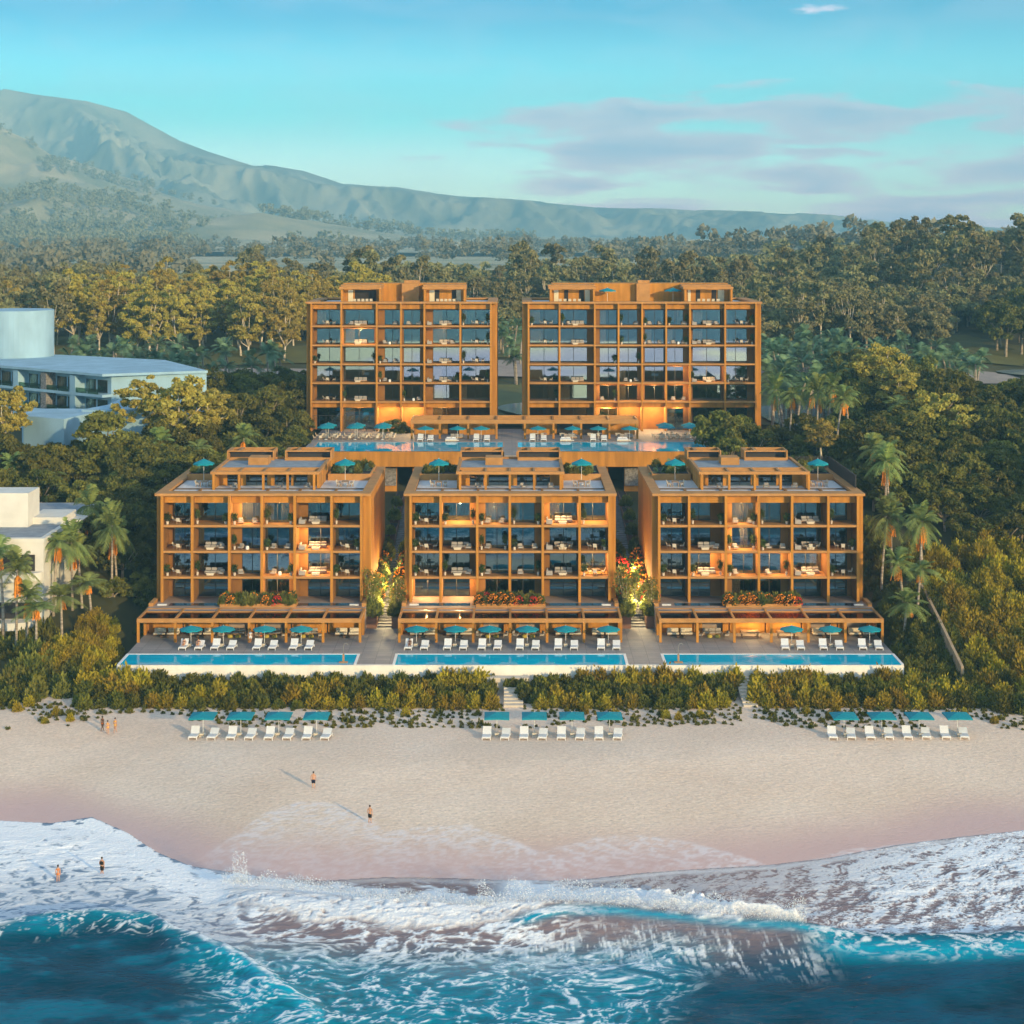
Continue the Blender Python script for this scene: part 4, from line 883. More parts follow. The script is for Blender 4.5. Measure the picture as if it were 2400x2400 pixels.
# alleys with steps between the blocks
def alley(pc, nm, w=2.1):
    Ya, Yb_ = 243.5, 311.0; r = empty('staircase', (PX(pc, Ya), Ya, Z1), f'long grey stone stairway climbing between the {nm} front blocks', 'staircase', 'stairways between blocks'); o = tuple(r.location)
    xa = PX(pc, Ya); mb = MB(); n_ = 58
    for i in range(n_):
        y0 = Ya+(Yb_-Ya)*i/n_; y1 = Ya+(Yb_-Ya)*(i+1)/n_; z = Z1+(9.0)*(i+1)/n_
        mb.box(xa-w/2, xa+w/2, y0, y1, z-1.2, z)
    mb.build('steps', 'steps', r, o)
    return xa
AX = [alley(901, 'left and centre'), alley(1496, 'centre and right')]
AX[0], AX[1] = PX(901, 243.5), PX(1496, 243.5)
for xa, nm in zip(AX, ('left', 'right')):
    for sgn in (-1, 1):
        for j in range(7):
            y0 = 242.6+j*9.6; w0, w1 = (1.1, 2.55); z = Z1+9*(y0-243.5)/67.5
            a, b = xa+sgn*w0, xa+sgn*w1
            if sgn < 0: a, b = b, a
            r = empty('planter_box', ((a+b)/2, y0, z-1), f'stepped clay planter {ORD[j]} from the front, {"left" if sgn < 0 else "right"} side of {nm} stairway', 'planter', 'stepped planters along the stairways'); o = tuple(r.location)
            MB().box(a, b, y0, y0+9.5, z-1, z+1.9).build('box', 'planter', r, o); MB().box(a+.1, b-.1, y0+.1, y0+9.4, z+1.9, z+1.92).build('soil', 'darkvoid', r, o)
# beach steps through the hedge
for (u0, u1), nm in zip(((1181, 1226), (1733, 1766)), ('middle', 'right')):
    mb = MB(); n_ = 9; ya, yb = 213.0, YF1-.46
    for i in range(n_):
        y0 = ya+(yb-ya)*i/n_; y1 = ya+(yb-ya)*(i+1)/n_; z = SZ(PX(u0, ya), 213)+.1+1.5*(i+1)/n_
        mb.box(PX(u0, 217), PX(u1, 217), y0, y1, -0.8, z)
    if nm == 'middle': mb.box(PX(1140, 221), PX(1240, 221), 219.6, 220.9, -.8, 1.95)
    tag(mb.build('beach_steps', 'sandsteps', org=(PX(u0, 217), ya, 0)), f'pale stone steps to the beach through the {nm} gap in the hedge', 'steps', 'beach steps')
# stone boundary wall on the right slope
mb = MB(); P = []
for Y, zz in ((220.5, 3.2), (226, 4.8), (232, 6.6), (238, 8.2), (243, 9.4)): P.append((58.2, Y, zz))
for i in range(4):
    b = len(mb.v)
    for (x, Y, z) in (P[i], P[i+1]): mb.v += [(x-.18, Y, z-6), (x+.18, Y, z-6), (x+.18, Y, z), (x-.18, Y, z)]
    mb.f += [(b, b+1, b+5, b+4), (b+1, b+2, b+6, b+5), (b+2, b+3, b+7, b+6), (b+3, b, b+4, b+7)]
mb.f += [(3, 2, 1, 0)]
tag(mb.build('boundary_wall', 'tanwall', org=(58.2, 220.5, 0)), 'narrow tan wall running uphill through the bushes at the right', 'wall')

# ================================================================== NEIGHBOUR BUILDINGS
# white building, left
def wline(px, py, Y): return (PX(px, Y), Y, PZ(py, Y))
Yw = 241.0; xw = PX(102, Yw); ztw = PZ(1262, Yw); zbw = 2.0
r = empty('white_apartment_building', (xw, Yw, zbw), 'white rendered apartment building with rounded balconies behind the left palms', 'apartment building'); o = tuple(r.location)
Ybk = 273.0
MB().box(xw-40, xw, Yw+.0, Ybk, zbw, ztw-.6).build('wall', 'whitewall', r, o)
MB().box(xw-40.2, xw+.1, Yw-.1, Ybk+.1, ztw-.6, ztw).build('roof_edge', 'whitewall', r, o)
MB().box(xw-40, xw-.6, Yw+.8, Ybk-.5, ztw+.001, ztw+.05).build('flat_roof', 'roofgrey', r, o)
xt = PX(66, 250); MB().box(xt-38, xt, 250, 256, ztw+.05, PZ(1156, 250)).build('roof_tower', 'whitewall', r, o)
MB().box(PX(66, 252), PX(146, 252), 252.5, 260, ztw+.05, PZ(1214, 252)).box(PX(100, 256), PX(190, 256), 256, 264, ztw+.06, PZ(1238, 250)).build('roof_box', 'whitewall', r, o)
for k, py in enumerate((1300, 1412)):
    zz = PZ(py, Yw)
    MB().box(xw-12, xw-1.2, Yw-.06, Yw-.003, zz-2.3, zz).build('window', 'frame', r, o)
    cx = xw-7.0; pts = [(cx+7*math.cos(a), Yw-.1-3.0*math.sin(a)) for a in [math.pi*q/16 for q in range(17)]]
    MB().prism(pts, zz-3.4, zz-2.35).build('balcony', 'whitewall', r, o)
for k in range(2):
    zz = PZ(1300+110*k, Yw); y = 248
    MB().box(xw+.003, xw+.05, y, y+1.6, zz-2.2, zz).build('window', 'frame', r, o)

# blue building
zr_ = 32.0; C0 = (PX(261, 333), 333.0); C1 = (PX(-110, 366), 368.0); C2 = (PX(483, 339), 339.5); 
r = empty('blue_apartment_building', (C0[0], C0[1], 15), 'pale blue apartment building with long balconies and round tower', 'apartment building'); o = tuple(r.location)
d = Vector((C1[0]-C0[0], C1[1]-C0[1])); Ld = d.length; d = d/Ld; nrm = Vector((d.y, -d.x))
if nrm.y > 0: nrm = -nrm
def along(t, off=0): return (C0[0]+d.x*t+nrm.x*off, C0[1]+d.y*t+nrm.y*off)
back = (C2[0]-3, C2[1]+22)
body = [along(0), C2, (C2[0]-14, C2[1]+28), (C1[0]-6, C1[1]+30), along(Ld)]
MB().prism(body, 15, zr_-.5).build('wall', 'bluewall', r, o)
roof = [along(-.6, 2.6), (C2[0]+.3, C2[1]-.3), (C2[0]-14, C2[1]+28.4), (C1[0]-6, C1[1]+30.4), along(Ld, 2.6)]
MB().prism(roof, zr_-.498, zr_).build('flat_roof', 'bluewall', r, o)
for k in range(3):
    zf = zr_-4.1-3.9*k
    MB().prism([along(-.3, 2.4), along(-.3, .003), along(Ld, .003), along(Ld, 2.4)], zf-.55, zf).build('balcony_slab', 'bluewall', r, o)
    t = 1.2; j = 0
    while t < Ld-3:
        if j % 3 == 2:
            MB().prism([along(t, 2.3), along(t, .01), along(t+1.8, .01), along(t+1.8, 2.3)], zf+.002, zf+3.34).build('stone_pier', 'stone' if j % 2 else 'bluewall', r, o); t += 2.3
        else:
            mb = MB(); mb.prism([along(t, .08), along(t, .004), along(t+3.1, .004), along(t+3.1, .08)], zf+.1, zf+2.6)
            wd = mb.build('window', 'frame', r, o)
            mb = MB()
            for q in range(3): mb.prism([along(t+.12+q*1.0, .10), along(t+.12+q*1.0, .081), along(t+.98+q*1.0, .081), along(t+.98+q*1.0, .10)], zf+.2, zf+2.5)
            mb.build('pane', 'glass', wd, o)
            MB().prism([along(t-.1, 2.34), along(t-.1, 2.28), along(t+3.3, 2.28), along(t+3.3, 2.34)], zf+.01, zf+1.0).build('balustrade', 'greenglass', r, o)
            t += 3.7
        j += 1
Yt = 372.0; xt = PX(10, Yt); rt = PX(101, Yt)-xt
pts = [(xt+rt*math.cos(2*math.pi*q/48), Yt+8+rt*math.sin(2*math.pi*q/48)) for q in range(48)]
MB().prism(pts, zr_-2, PZ(731, Yt-3)).build('round_tower', 'bluewall', r, o)
# low blue annex
r = empty('blue_annex', (PX(200, 310), 310, 15), 'low pale blue annex with slanted roof edges in front of blue building', 'building'); o = tuple(r.location)
ax = [wline(55, 978, 305), wline(190, 962, 312), wline(300, 985, 306), wline(370, 975, 318)]
MB().prism([(ax[0][0], 305), (ax[1][0], 300), (ax[1][0]+4, 318), (ax[0][0]-4, 318)], 12, PZ(975, 305)).build('wall', 'bluewall', r, o)
MB().prism([(ax[1][0]+.1, 312), (ax[3][0], 309), (ax[3][0]+2, 326), (ax[1][0]+4.2, 326)], 12, PZ(960, 312)).build('wall', 'bluewall', r, o)
MB().prism([(ax[1][0]+3, 322), (ax[3][0]+5, 320), (ax[3][0]+5, 329), (ax[1][0]+3, 329)], 12, PZ(945, 322)).build('wall', 'bluewall', r, o)

# ================================================================== FURNITURE
def mk_lounger(flat):
    def fn():
        r = empty('sun_lounger', (0, 0, 0), '', 'sun lounger')
        w2, L_ = .52, 2.1
        mb = MB(); mb.box(-w2, w2, 0, .06, .26, .33); mb.box(-w2, -w2+.06, .06, L_, .26, .33); mb.box(w2-.06, w2, .06, L_, .26, .33); mb.box(-w2+.06, w2-.06, L_-.06, L_, .26, .33); mb.build('frame', 'white', r)
        for sx in (-w2+.04, w2-.04):
            for y in (.05, L_-.08): MB().box(sx-.035, sx+.035, y-.03, y+.03, 0, .26).build('leg', 'white', r)
        MB().rbox(-w2+.01, w2-.01, .03, 1.25, .335, .43, .03).build('seat', 'whitefabric', r)
        a = R(38 if flat else 58); b = MB(); hx = w2-.02; l2 = .95 if not flat else .85
        y0, z0 = 1.26, .36; dy, dz = math.cos(a), math.sin(a); ty, tz = -dz*.09, dy*.09
        P = [(y0, z0), (y0+dy*l2, z0+dz*l2), (y0+dy*l2+ty, z0+dz*l2+tz), (y0+ty, z0+tz)]
        b.v = [(-hx, p[0], p[1]) for p in P]+[(hx, p[0], p[1]) for p in P]; b.f = [(3, 2, 1, 0), (4, 5, 6, 7), (0, 1, 5, 4), (1, 2, 6, 5), (2, 3, 7, 6), (3, 0, 4, 7)]
        b.build('backrest', 'whitefabric', r)
        return r
    return Proto(fn)
LU, LF = mk_lounger(False), mk_lounger(True)
def mk_umb(w, h, drop, n, lean=0):
    def fn():
        r = empty('parasol', (0, 0, 0), '', 'parasol')
        MB().cyl(0, 0, .08, h, .035, .03, 8).build('pole', 'white', r)
        MB().cyl(0, 0, 0, .08, .32, .28, 12).build('base', 'white', r)
        mb = MB(); mb.v = [(0, 0, h)]; k = n*2
        rim = []
        for i in range(n):
            a = 2*math.pi*(i+.5)/n; rr = w/2/math.cos(math.pi/n)
            a2 = 2*math.pi*(i+1)/n
            rim.append((rr*math.cos(a), rr*math.sin(a), h-drop)); rim.append((w/2*math.cos(a2)*.99, w/2*math.sin(a2)*.99, h-drop+.05))
        mb.v += rim; mb.v += [(x*1.0, y*1.0, z-.16) for x, y, z in rim]; mb.v += [(0, 0, h-.05)]
        for i in range(k):
            j = (i+1) % k
            mb.f.append((0, 1+i, 1+j)); mb.f.append((1+i, 1+k+i, 1+k+j, 1+j)); mb.f.append((1+2*k, 1+k+j, 1+k+i))
        mb.build('canopy', 'teal', r)
        mb = MB()
        for i in range(n):
            a = 2*math.pi*(i+.5)/n; rr = w/2/math.cos(math.pi/n)*.93
            mb.tube([(0.03*math.cos(a), .03*math.sin(a), h-.12), (rr*math.cos(a), rr*math.sin(a), h-drop-.06)], .012, 4)
        mb.build('ribs', 'white', r)
        MB().cyl(0, 0, h, h+.10, .03, .02, 6).build('finial', 'white', r)
        return r
    return Proto(fn)
UB = mk_umb(2.95, 2.62, .42, 4); UD = mk_umb(2.95, 2.75, .50, 8)
def mk_side():
    r = empty('side_table', (0, 0, 0), '', 'side table')
    MB().rbox(-.28, .28, -.25, .25, .36, .44, .02).build('top', 'cream', r)
    mb = MB().box(-.24, .24, -.21, .21, .02, .16); mb.box(-.22, .22, -.19, .19, .22, .34); mb.box(-.2, -.16, -.17, .17, .16, .22); mb.box(.16, .2, -.17, .17, .16, .22); mb.build('drawer_block', 'cream', r); return r
ST = Proto(mk_side)
def mk_chair():
    r = empty('dining_chair', (0, 0, 0), '', 'chair')
    MB().rbox(-.27, .27, -.26, .26, .42, .50, .03).build('seat', 'cream', r)
    mb = MB(); mb.v = [(-.26, .22, .50), (.26, .22, .50), (.26, .34, .95), (-.26, .34, .95), (-.26, .28, .50), (.26, .28, .50), (.26, .40, .95), (-.26, .40, .95)]; mb.f = [(0, 1, 2, 3), (5, 4, 7, 6), (0, 4, 5, 1), (3, 2, 6, 7), (0, 3, 7, 4), (1, 5, 6, 2)]; mb.build('backrest', 'cream', r)
    for sx in (-.22, .22):
        for sy in (-.21, .21): MB().cyl(sx, sy, 0, .42, .025, .03, 5).build('leg', 'wood', r)
    MB().box(-.29, -.25, -.2, .26, .62, .66).box(.25, .29, -.2, .26, .62, .66).build('armrests', 'wood', r)
    return r
CH = Proto(mk_chair)
def mk_table(rnd, L_=1.1, W_=1.1, m_='darkwood'):
    def fn():
        r = empty('dining_table', (0, 0, 0), '', 'table')
        if rnd:
            MB().cyl(0, 0, .70, .76, L_/2, L_/2, 20).build('top', m_, r); MB().cyl(0, 0, .03, .70, .06, .05, 8).build('pedestal', m_, r); MB().cyl(0, 0, 0, .03, .3, .28, 12).build('foot', m_, r)
        else:
            MB().box(-L_/2, L_/2, -W_/2, W_/2, .70, .76).build('top', m_, r)
            for sx in (-1, 1):
                for sy in (-1, 1): MB().box(sx*(L_/2-.1)-.04, sx*(L_/2-.1)+.04, sy*(W_/2-.1)-.04, sy*(W_/2-.1)+.04, 0, .70).build('leg', m_, r)
        return r
    return Proto(fn)
TR, TL, TW = mk_table(True, 1.3), mk_table(False, 1.9, 1.0, 'wood'), mk_table(True, 1.2, 1, 'cream')
def mk_sofa(W_, arm):
    def fn():
        r = empty('sofa', (0, 0, 0), '', 'sofa')
        MB().box(-W_/2, W_/2, -.45, .45, .08, .28).build('base', 'wood', r)
        n_ = 3 if W_ > 2 else 2
        for i in range(n_):
            a = -W_/2+W_*i/n_; b = a+W_/n_
            MB().rbox(a+.02, b-.02, -.46, .30, .285, .50, .05).build('seat_cushion', 'shadedfabric', r)
            MB().rbox(a+.04, b-.04, .18, .44, .505, .86, .05).build('back_cushion', 'shadedfabric', r)
        if arm: MB().rbox(-W_/2-.18, -W_/2-.005, -.46, .46, .08, .68, .03).build('armrest', 'shadedfabric', r)
        return r
    return Proto(fn)
SF, SF2 = mk_sofa(2.6, False), mk_sofa(1.7, True)
def mk_arm():
    r = empty('armchair', (0, 0, 0), '', 'armchair')
    MB().rbox(-.36, .36, -.36, .34, .22, .44, .04).build('seat_cushion', 'shadedfabric', r)
    MB().rbox(-.34, .34, .20, .38, .45, .82, .05).build('back_cushion', 'shadedfabric', r)
    for s in (-1, 1):
        x = s*.42; MB().tube([(x, -.36, 0), (x, -.36, .56), (x, .40, .56), (x, .40, 0)], .028, 5).build('arm_frame', 'wood', r)
    return r
AC = Proto(mk_arm)
def mk_coffee(m_):
    def fn():
        r = empty('coffee_table', (0, 0, 0), '', 'coffee table'); MB().rbox(-.6, .6, -.35, .35, .22, .34, .02).build('top', m_, r); MB().box(-.5, .5, -.28, .28, 0, .22).build('base', m_, r); return r
    return Proto(fn)
CT, CTD = mk_coffee('cream'), mk_coffee('darkwood')
def mk_stool(m_, h=.45, rr=.28):
    def fn():
        r = empty('pouf', (0, 0, 0), '', 'pouf'); MB().tube([(0, 0, 0), (0, 0, h*.2), (0, 0, h*.8), (0, 0, h)], [rr*.8, rr, rr, rr*.75], 12).build('body', m_, r); 
        MB().cyl(0, 0, h, h+.03, rr*.7, rr*.66, 12).build('top', m_, r); return r
    return Proto(fn)
PW, PY_ = mk_stool('white', .5, .26), mk_stool('yellow', .4, .38)

# ================================================================== PLANTS
def leafquads(rng, P, size, up=0.0, asp=1.6, D=None):
    n_ = len(P); d = rng.normal(size=(n_, 3)) if D is None else D + rng.normal(size=(n_, 3))*0.35
    d[:, 2] = d[:, 2]*1.0+up; d /= np.linalg.norm(d, axis=1, keepdims=True)+1e-9
    e = rng.normal(size=(n_, 3)); e -= d*(e*d).sum(1, keepdims=True); e /= np.linalg.norm(e, axis=1, keepdims=True)+1e-9
    s = size*(0.6+0.8*rng.random((n_, 1))); a = d*s*asp; b = e*s*0.5
    V = np.stack([P-a*.5, P-a*.05+b, P+a*.5, P-a*.05-b], 1).reshape(-1, 3)
    return V, np.arange(n_*4).reshape(-1, 4)
def joinq(L_):
    Vs, Fs, k = [], [], 0
    for V, Fq in L_: Vs.append(V); Fs.append(Fq+k); k += len(V)
    return np.concatenate(Vs), np.concatenate(Fs)
def crown_geo(rng, h, rx, rz, zc, nclump, per, size, spread=0.34, squash=0.75):
    C = []
    while len(C) < nclump:
        p = rng.uniform(-1, 1, 3); q = np.linalg.norm(p)
        if q < 1 and q > 0.38 and p[2] > -0.72: C.append(p)
    C = np.array(C)*[rx, rx, rz]*(1+rng.normal(size=(nclump, 1))*0.10)+[0, 0, zc]
    P = []
    for c in C:
        u = rng.normal(size=(per, 3)); u /= np.linalg.norm(u, axis=1, keepdims=True)
        rad = rx*spread*(0.55+0.75*rng.random()); u[:, 2] = np.abs(u[:, 2])*1.1-0.25
        P.append(c+u*rad*np.array([1, 1, squash])*(0.55+0.5*rng.random((per, 1))))
    return C, leafquads(rng, np.concatenate(P), size, 0.1)
def mk_tree(kind, leaf, bark, h, rx, rz, zc, ncl, per, size, seed, trunk_r=.35, fork=0.3, spread=.34):
    def fn():
        rng = np.random.default_rng(seed)
        r = empty(kind, (0, 0, 0), '', 'tree')
        C, g_ = crown_geo(rng, h, rx, rz, zc, ncl, per, size, spread)
        npmesh('crown', g_[0], g_[1], leaf, r)
        mb = MB(); fx, fy = rng.normal(size=2)*.3; fz = zc-rz*(1-fork)
        mb.tube([(0, 0, -1.5), (fx*.4, fy*.4, fz*.5), (fx, fy, fz)], [trunk_r*1.15, trunk_r*.9, trunk_r*.75], 7)
        for c in C[rng.permutation(len(C))[:9]]:
            md = (np.array([fx, fy, fz])*.45+c*.55)+rng.normal(size=3)*.25
            mb.tube([(fx, fy, fz-.2), tuple(md), tuple(c*[.96, .96, 1]-[0, 0, 0])], [trunk_r*.5, trunk_r*.3, trunk_r*.1], 5)
        mb.build('trunk', bark, r, smooth=True); return r
    return Proto(fn)
TREES = {
 'dark': [mk_tree('broadleaf_tree', 'leaf_dark', 'bark', 11, 5.0, 3.8, 7.2, 34, 210, .42, s) for s in (1, 2, 3, 4)],
 'green': [mk_tree('leafy_tree', 'leaf_green', 'bark', 10, 4.4, 3.4, 6.6, 30, 200, .40, s) for s in (11, 12, 13)],
 'gold': [mk_tree('golden_tree', 'leaf_gold', 'palebark', 11, 5.0, 4.4, 7.2, 76, 100, .36, s, spread=.20) for s in (21, 22, 23)],
 'euc': [mk_tree('eucalyptus_tree', 'leaf_euc', 'palebark', 20, 4.4, 8.4, 11.4, 54, 160, .50, s, .34, .10, .27) for s in (31, 32, 33)],
 'tall': [mk_tree('tall_forest_tree', 'leaf_greyhaze', 'palebark', 19, 4.6, 6.4, 12.4, 30, 120, .62, s, .3, .2, .30) for s in (41, 42, 43)],
 'grey': [mk_tree('forest_tree', 'leaf_greyhaze', 'bark', 13, 5.6, 4.8, 7.6, 34, 150, .60, s) for s in (51, 52, 53)],
}
def mk_palm(h, leaf, nf, fl, seed, fruit=True, tr=.17, lean=.4):
    def fn():
        rng = np.random.default_rng(seed); r = empty('palm_tree', (0, 0, 0), '', 'palm tree')
        lx, ly = rng.normal(size=2)*lean
        pts = [(lx*t*t, ly*t*t, -1+(h+1)*t) for t in np.linspace(0, 1, 7)]
        MB().tube(pts, [tr*1.5, tr*1.15, tr, tr*.95, tr*.9, tr*.9, tr*.8], 8).build('trunk', 'palmbark', r, smooth=True)
        V = []; Q = []
        top = np.array([lx, ly, h])
        for i in range(nf):
            az = 2*math.pi*(i+.5*rng.random())/nf*1.618*1.0+i*2.4; el = R(rng.uniform(-5, 78)); L_ = fl*rng.uniform(.85, 1.1)
            d = np.array([math.cos(az)*math.cos(el), math.sin(az)*math.cos(el), math.sin(el)]); side = np.array([-math.sin(az), math.cos(az), 0])
            m_ = 13; pp = [top+d*L_*t-np.array([0, 0, 1])*(L_*.50*t*t*(0.6+.5*math.cos(el))) for t in np.linspace(0, 1, m_)]
            for k in range(1, m_-1):
                tng = pp[k+1]-pp[k-1]; tng /= np.linalg.norm(tng); ll = fl*.30*math.sin(math.pi*min(1, (k+1.5)/(m_+.5)))**.7
                for sd in (-1, 1):
                    for hh in (0, .5):
                        b0 = pp[k]+(pp[k+1]-pp[k])*hh; tip = b0+side*sd*ll*.85+tng*ll*.45-np.array([0, 0, ll*rng.uniform(.12, .42)])
                        wv = tng*.055*fl/3.2
                        n0 = len(V); V += [b0-wv, b0+wv*1.3, tip+wv*.4, tip-wv*.2]; Q.append((n0, n0+1, n0+2, n0+3))
            for k in range(m_-1):
                n0 = len(V); wv = side*.03; V += [pp[k]-wv, pp[k]+wv, pp[k+1]+wv, pp[k+1]-wv]; Q.append((n0, n0+1, n0+2, n0+3))
        npmesh('crown', np.array(V), np.array(Q), leaf, r)
        if fruit:
            for q in range(2+seed % 2):
                a = 2.1*q+seed; mb = MB(); bx, by = lx+.30*math.cos(a), ly+.30*math.sin(a)
                for j in range(9):
                    rx_, ry_ = rng.normal(size=2)*.10
                    mb.tube([(lx*.97, ly*.97, h-.45), (bx+rx_, by+ry_, h-.75), (bx+rx_*2.2, by+ry_*2.2, h-1.7-rng.random()*.4)], [.025, .08, .035], 5)
                mb.build('fruit_cluster', 'fruit', r)
        return r
    return Proto(fn)
PALM = [mk_palm(hh, 'leaf_palm', 21, 3.1, s) for hh, s in ((6.5, 3), (7.5, 5), (5.5, 8))]
PALMF = [mk_palm(hh, 'leaf_palmfar', 15, 3.6, s, fruit=False, tr=.22) for hh, s in ((8.5, 13), (7.2, 15), (6.0, 18))]
def shrub_geo(rng, n_, size, tall=1.0, asp=2.4):
    u = rng.normal(size=(n_, 3)); u /= np.linalg.norm(u, axis=1, keepdims=True); u[:, 2] = np.abs(u[:, 2])
    lob = 1+0.22*np.sin(3*np.arctan2(u[:, 1], u[:, 0])+rng.random()*6)*u[:, 2]+0.10*rng.normal(size=n_)
    P = u*lob[:, None]*(0.5+0.5*rng.random((n_, 1))**.5)*np.array([.72, .72, tall])
    return leafquads(rng, P, size, 0.8, asp, D=u*1.0)
def mk_shrub(name, leaf, n_, size, tall, seed, stem=True):
    def fn():
        rng = np.random.default_rng(seed); r = empty(name, (0, 0, 0), '', 'shrub')
        V, Q = shrub_geo(rng, n_, size, tall); npmesh('foliage', V, Q, leaf, r)
        mb = MB()
        for j in range(5):
            a = j*1.3; mb.tube([(0, 0, -.3), (.3*math.cos(a), .3*math.sin(a), tall*.7)], [.05, .02], 4)
        mb.build('stems', 'bark', r); return r
    return Proto(fn)
SHG = [mk_shrub('golden_shrub', 'leaf_shrubgold', 900, .13, 1.15, s) for s in (1, 2, 3)]
SHD = [mk_shrub('green_shrub', 'leaf_shrub', 900, .13, 0.95, s) for s in (4, 5, 6)]
SHG2 = [mk_shrub('golden_bush', 'leaf_shrubgold', 2200, .075, 1.1, s) for s in (31, 32, 33)]
SHE = [mk_shrub('dense_bush', 'leaf_shrub', 2000, .08, 0.95, s) for s in (14, 15)]
SHB = [mk_shrub('bushy_shrub', 'leaf_green', 1000, .14, 1.0, s) for s in (7, 8)]
def mk_flower(seed, red):
    def fn():
        rng = np.random.default_rng(seed); r = empty('flowering_shrub', (0, 0, 0), '', 'flowering shrub')
        V, Q = shrub_geo(rng, 420, .16, 1.1); npmesh('foliage', V, Q, 'leaf_pot', r)
        u = rng.normal(size=(170, 3)); u /= np.linalg.norm(u, axis=1, keepdims=True); u[:, 2] = np.abs(u[:, 2]); u[:, 1] -= .35
        V, Q = leafquads(rng, u*np.array([.74, .74, 1.15]), .13, .6, 1.2); npmesh('blossoms', V, Q, 'flower_red' if red else 'flower_orange', r); return r
    return Proto(fn)
FO, FRD = mk_flower(3, False), mk_flower(4, True)
def mk_slim(seed):
    def fn():
        rng = np.random.default_rng(seed); r = empty('slender_tree', (0, 0, 0), '', 'tree'); mb = MB(); P = []
        for j in range(6):
            a = j*1.05+rng.random(); tp = np.array([math.cos(a)*rng.uniform(.5, 1.3), math.sin(a)*rng.uniform(.3, .8), rng.uniform(3.4, 5.6)])
            mb.tube([(.1*math.cos(a), .1*math.sin(a), -.4), tuple(tp*[.4, .4, .5]), tuple(tp)], [.05, .035, .015], 5)
            for q in range(5): P.append(tp*[1, 1, 1]-[0, 0, q*.55]+rng.normal(size=(34, 3))*[.36, .36, .26])
        P = np.concatenate(P); V, Q = leafquads(rng, P, .20, .1, 1.5); npmesh('crown', V, Q, 'leaf_green', r); mb.build('stems', 'palebark', r); return r
    return Proto(fn)
SLIM = [mk_slim(1), mk_slim(2)]
def mk_pot(seed, h):
    def fn():
        rng = np.random.default_rng(seed); r = empty('potted_plant', (0, 0, 0), '', 'potted plant')
        MB().tube([(0, 0, 0), (0, 0, .45)], [.17, .23], 10).build('pot', 'claypot', r)
        mb = MB(); P = []
        for j in range(4):
            a = j*1.6+rng.random(); tp = np.array([math.cos(a)*.2, math.sin(a)*.2, h*rng.uniform(.7, 1)])
            mb.tube([(0, 0, .4), tuple(tp)], [.025, .012], 4); P.append(tp+rng.normal(size=(34, 3))*[.22, .22, .26]); P.append(tp*[.6, .6, .75]+rng.normal(size=(20, 3))*[.2, .2, .2])
        V, Q = leafquads(rng, np.concatenate(P), .17, .3, 1.9); npmesh('foliage', V, Q, 'leaf_pot', r); mb.build('stem', 'bark', r); return r
    return Proto(fn)
POT = [mk_pot(1, 1.35), mk_pot(2, 1.9), mk_pot(3, 1.0)]

# ---- balcony furniture, bay by bay (codes read off the photograph)
FURN = {
 'A': {3: ['p t', 'q   P', 'p aA', 'q  P', 'L', 'q'], 2: ['t', 'S A', 'q w a', 'p aA', 'L', 't P'], 1: ['p t', 'q S A', 'p  a', 'w a P', 'L', 'p t']},
 'B': {3: ['p t', 'p  Q', 'p aA', 'q P', 'L', 'q'], 2: ['p t', 'S A', 'q a Q', 'apA', 'L t', 't P'], 1: ['p t', 'q S A', 'p  a', 'a Q', 'L', 'p t']},
 'C': {3: ['p t', 'q  P', 'aA P', 'q P', 'L', 'q'], 2: ['t', 'S A', 'q a Q', 'apA', 'L t', 't P'], 1: ['p t', 'p S Q', 'p a', 'a Q', 'L', 'p t']},
 'D': {5: ['t', 'a S', ' A', 'aA', 'L', 'q t Q'], 4: ['t', 'S', 'aAw', '', 'L A', 't Q'], 3: ['p', 'Q', 'p aA', '', 'L', 'q t'], 2: ['t', 'S', 'q a w', '', 'L P', 't Q'], 1: ['t', 'q S', '', 'q w A', '', '']},
 'E': {5: ['p t', 'q a S', '', 'q A', 'p aA', 'p A Q', 'L A', 't PQ'], 4: ['t', 'S', '', 'p', 'q aA', 'a w A P', 'L a', 't Q'], 3: ['', '', 'P', 'Q', '', '', '', ''], 2: ['t', 'S', '', 'a w A', '', '', 'q L', 'p t'], 1: ['  Q', '', 'a Q', '', '', 'aA', '', '']},
}
BN = {'A': 'front left', 'B': 'front centre', 'C': 'front right', 'D': 'rear left', 'E': 'rear right'}
rb = random.Random(5)
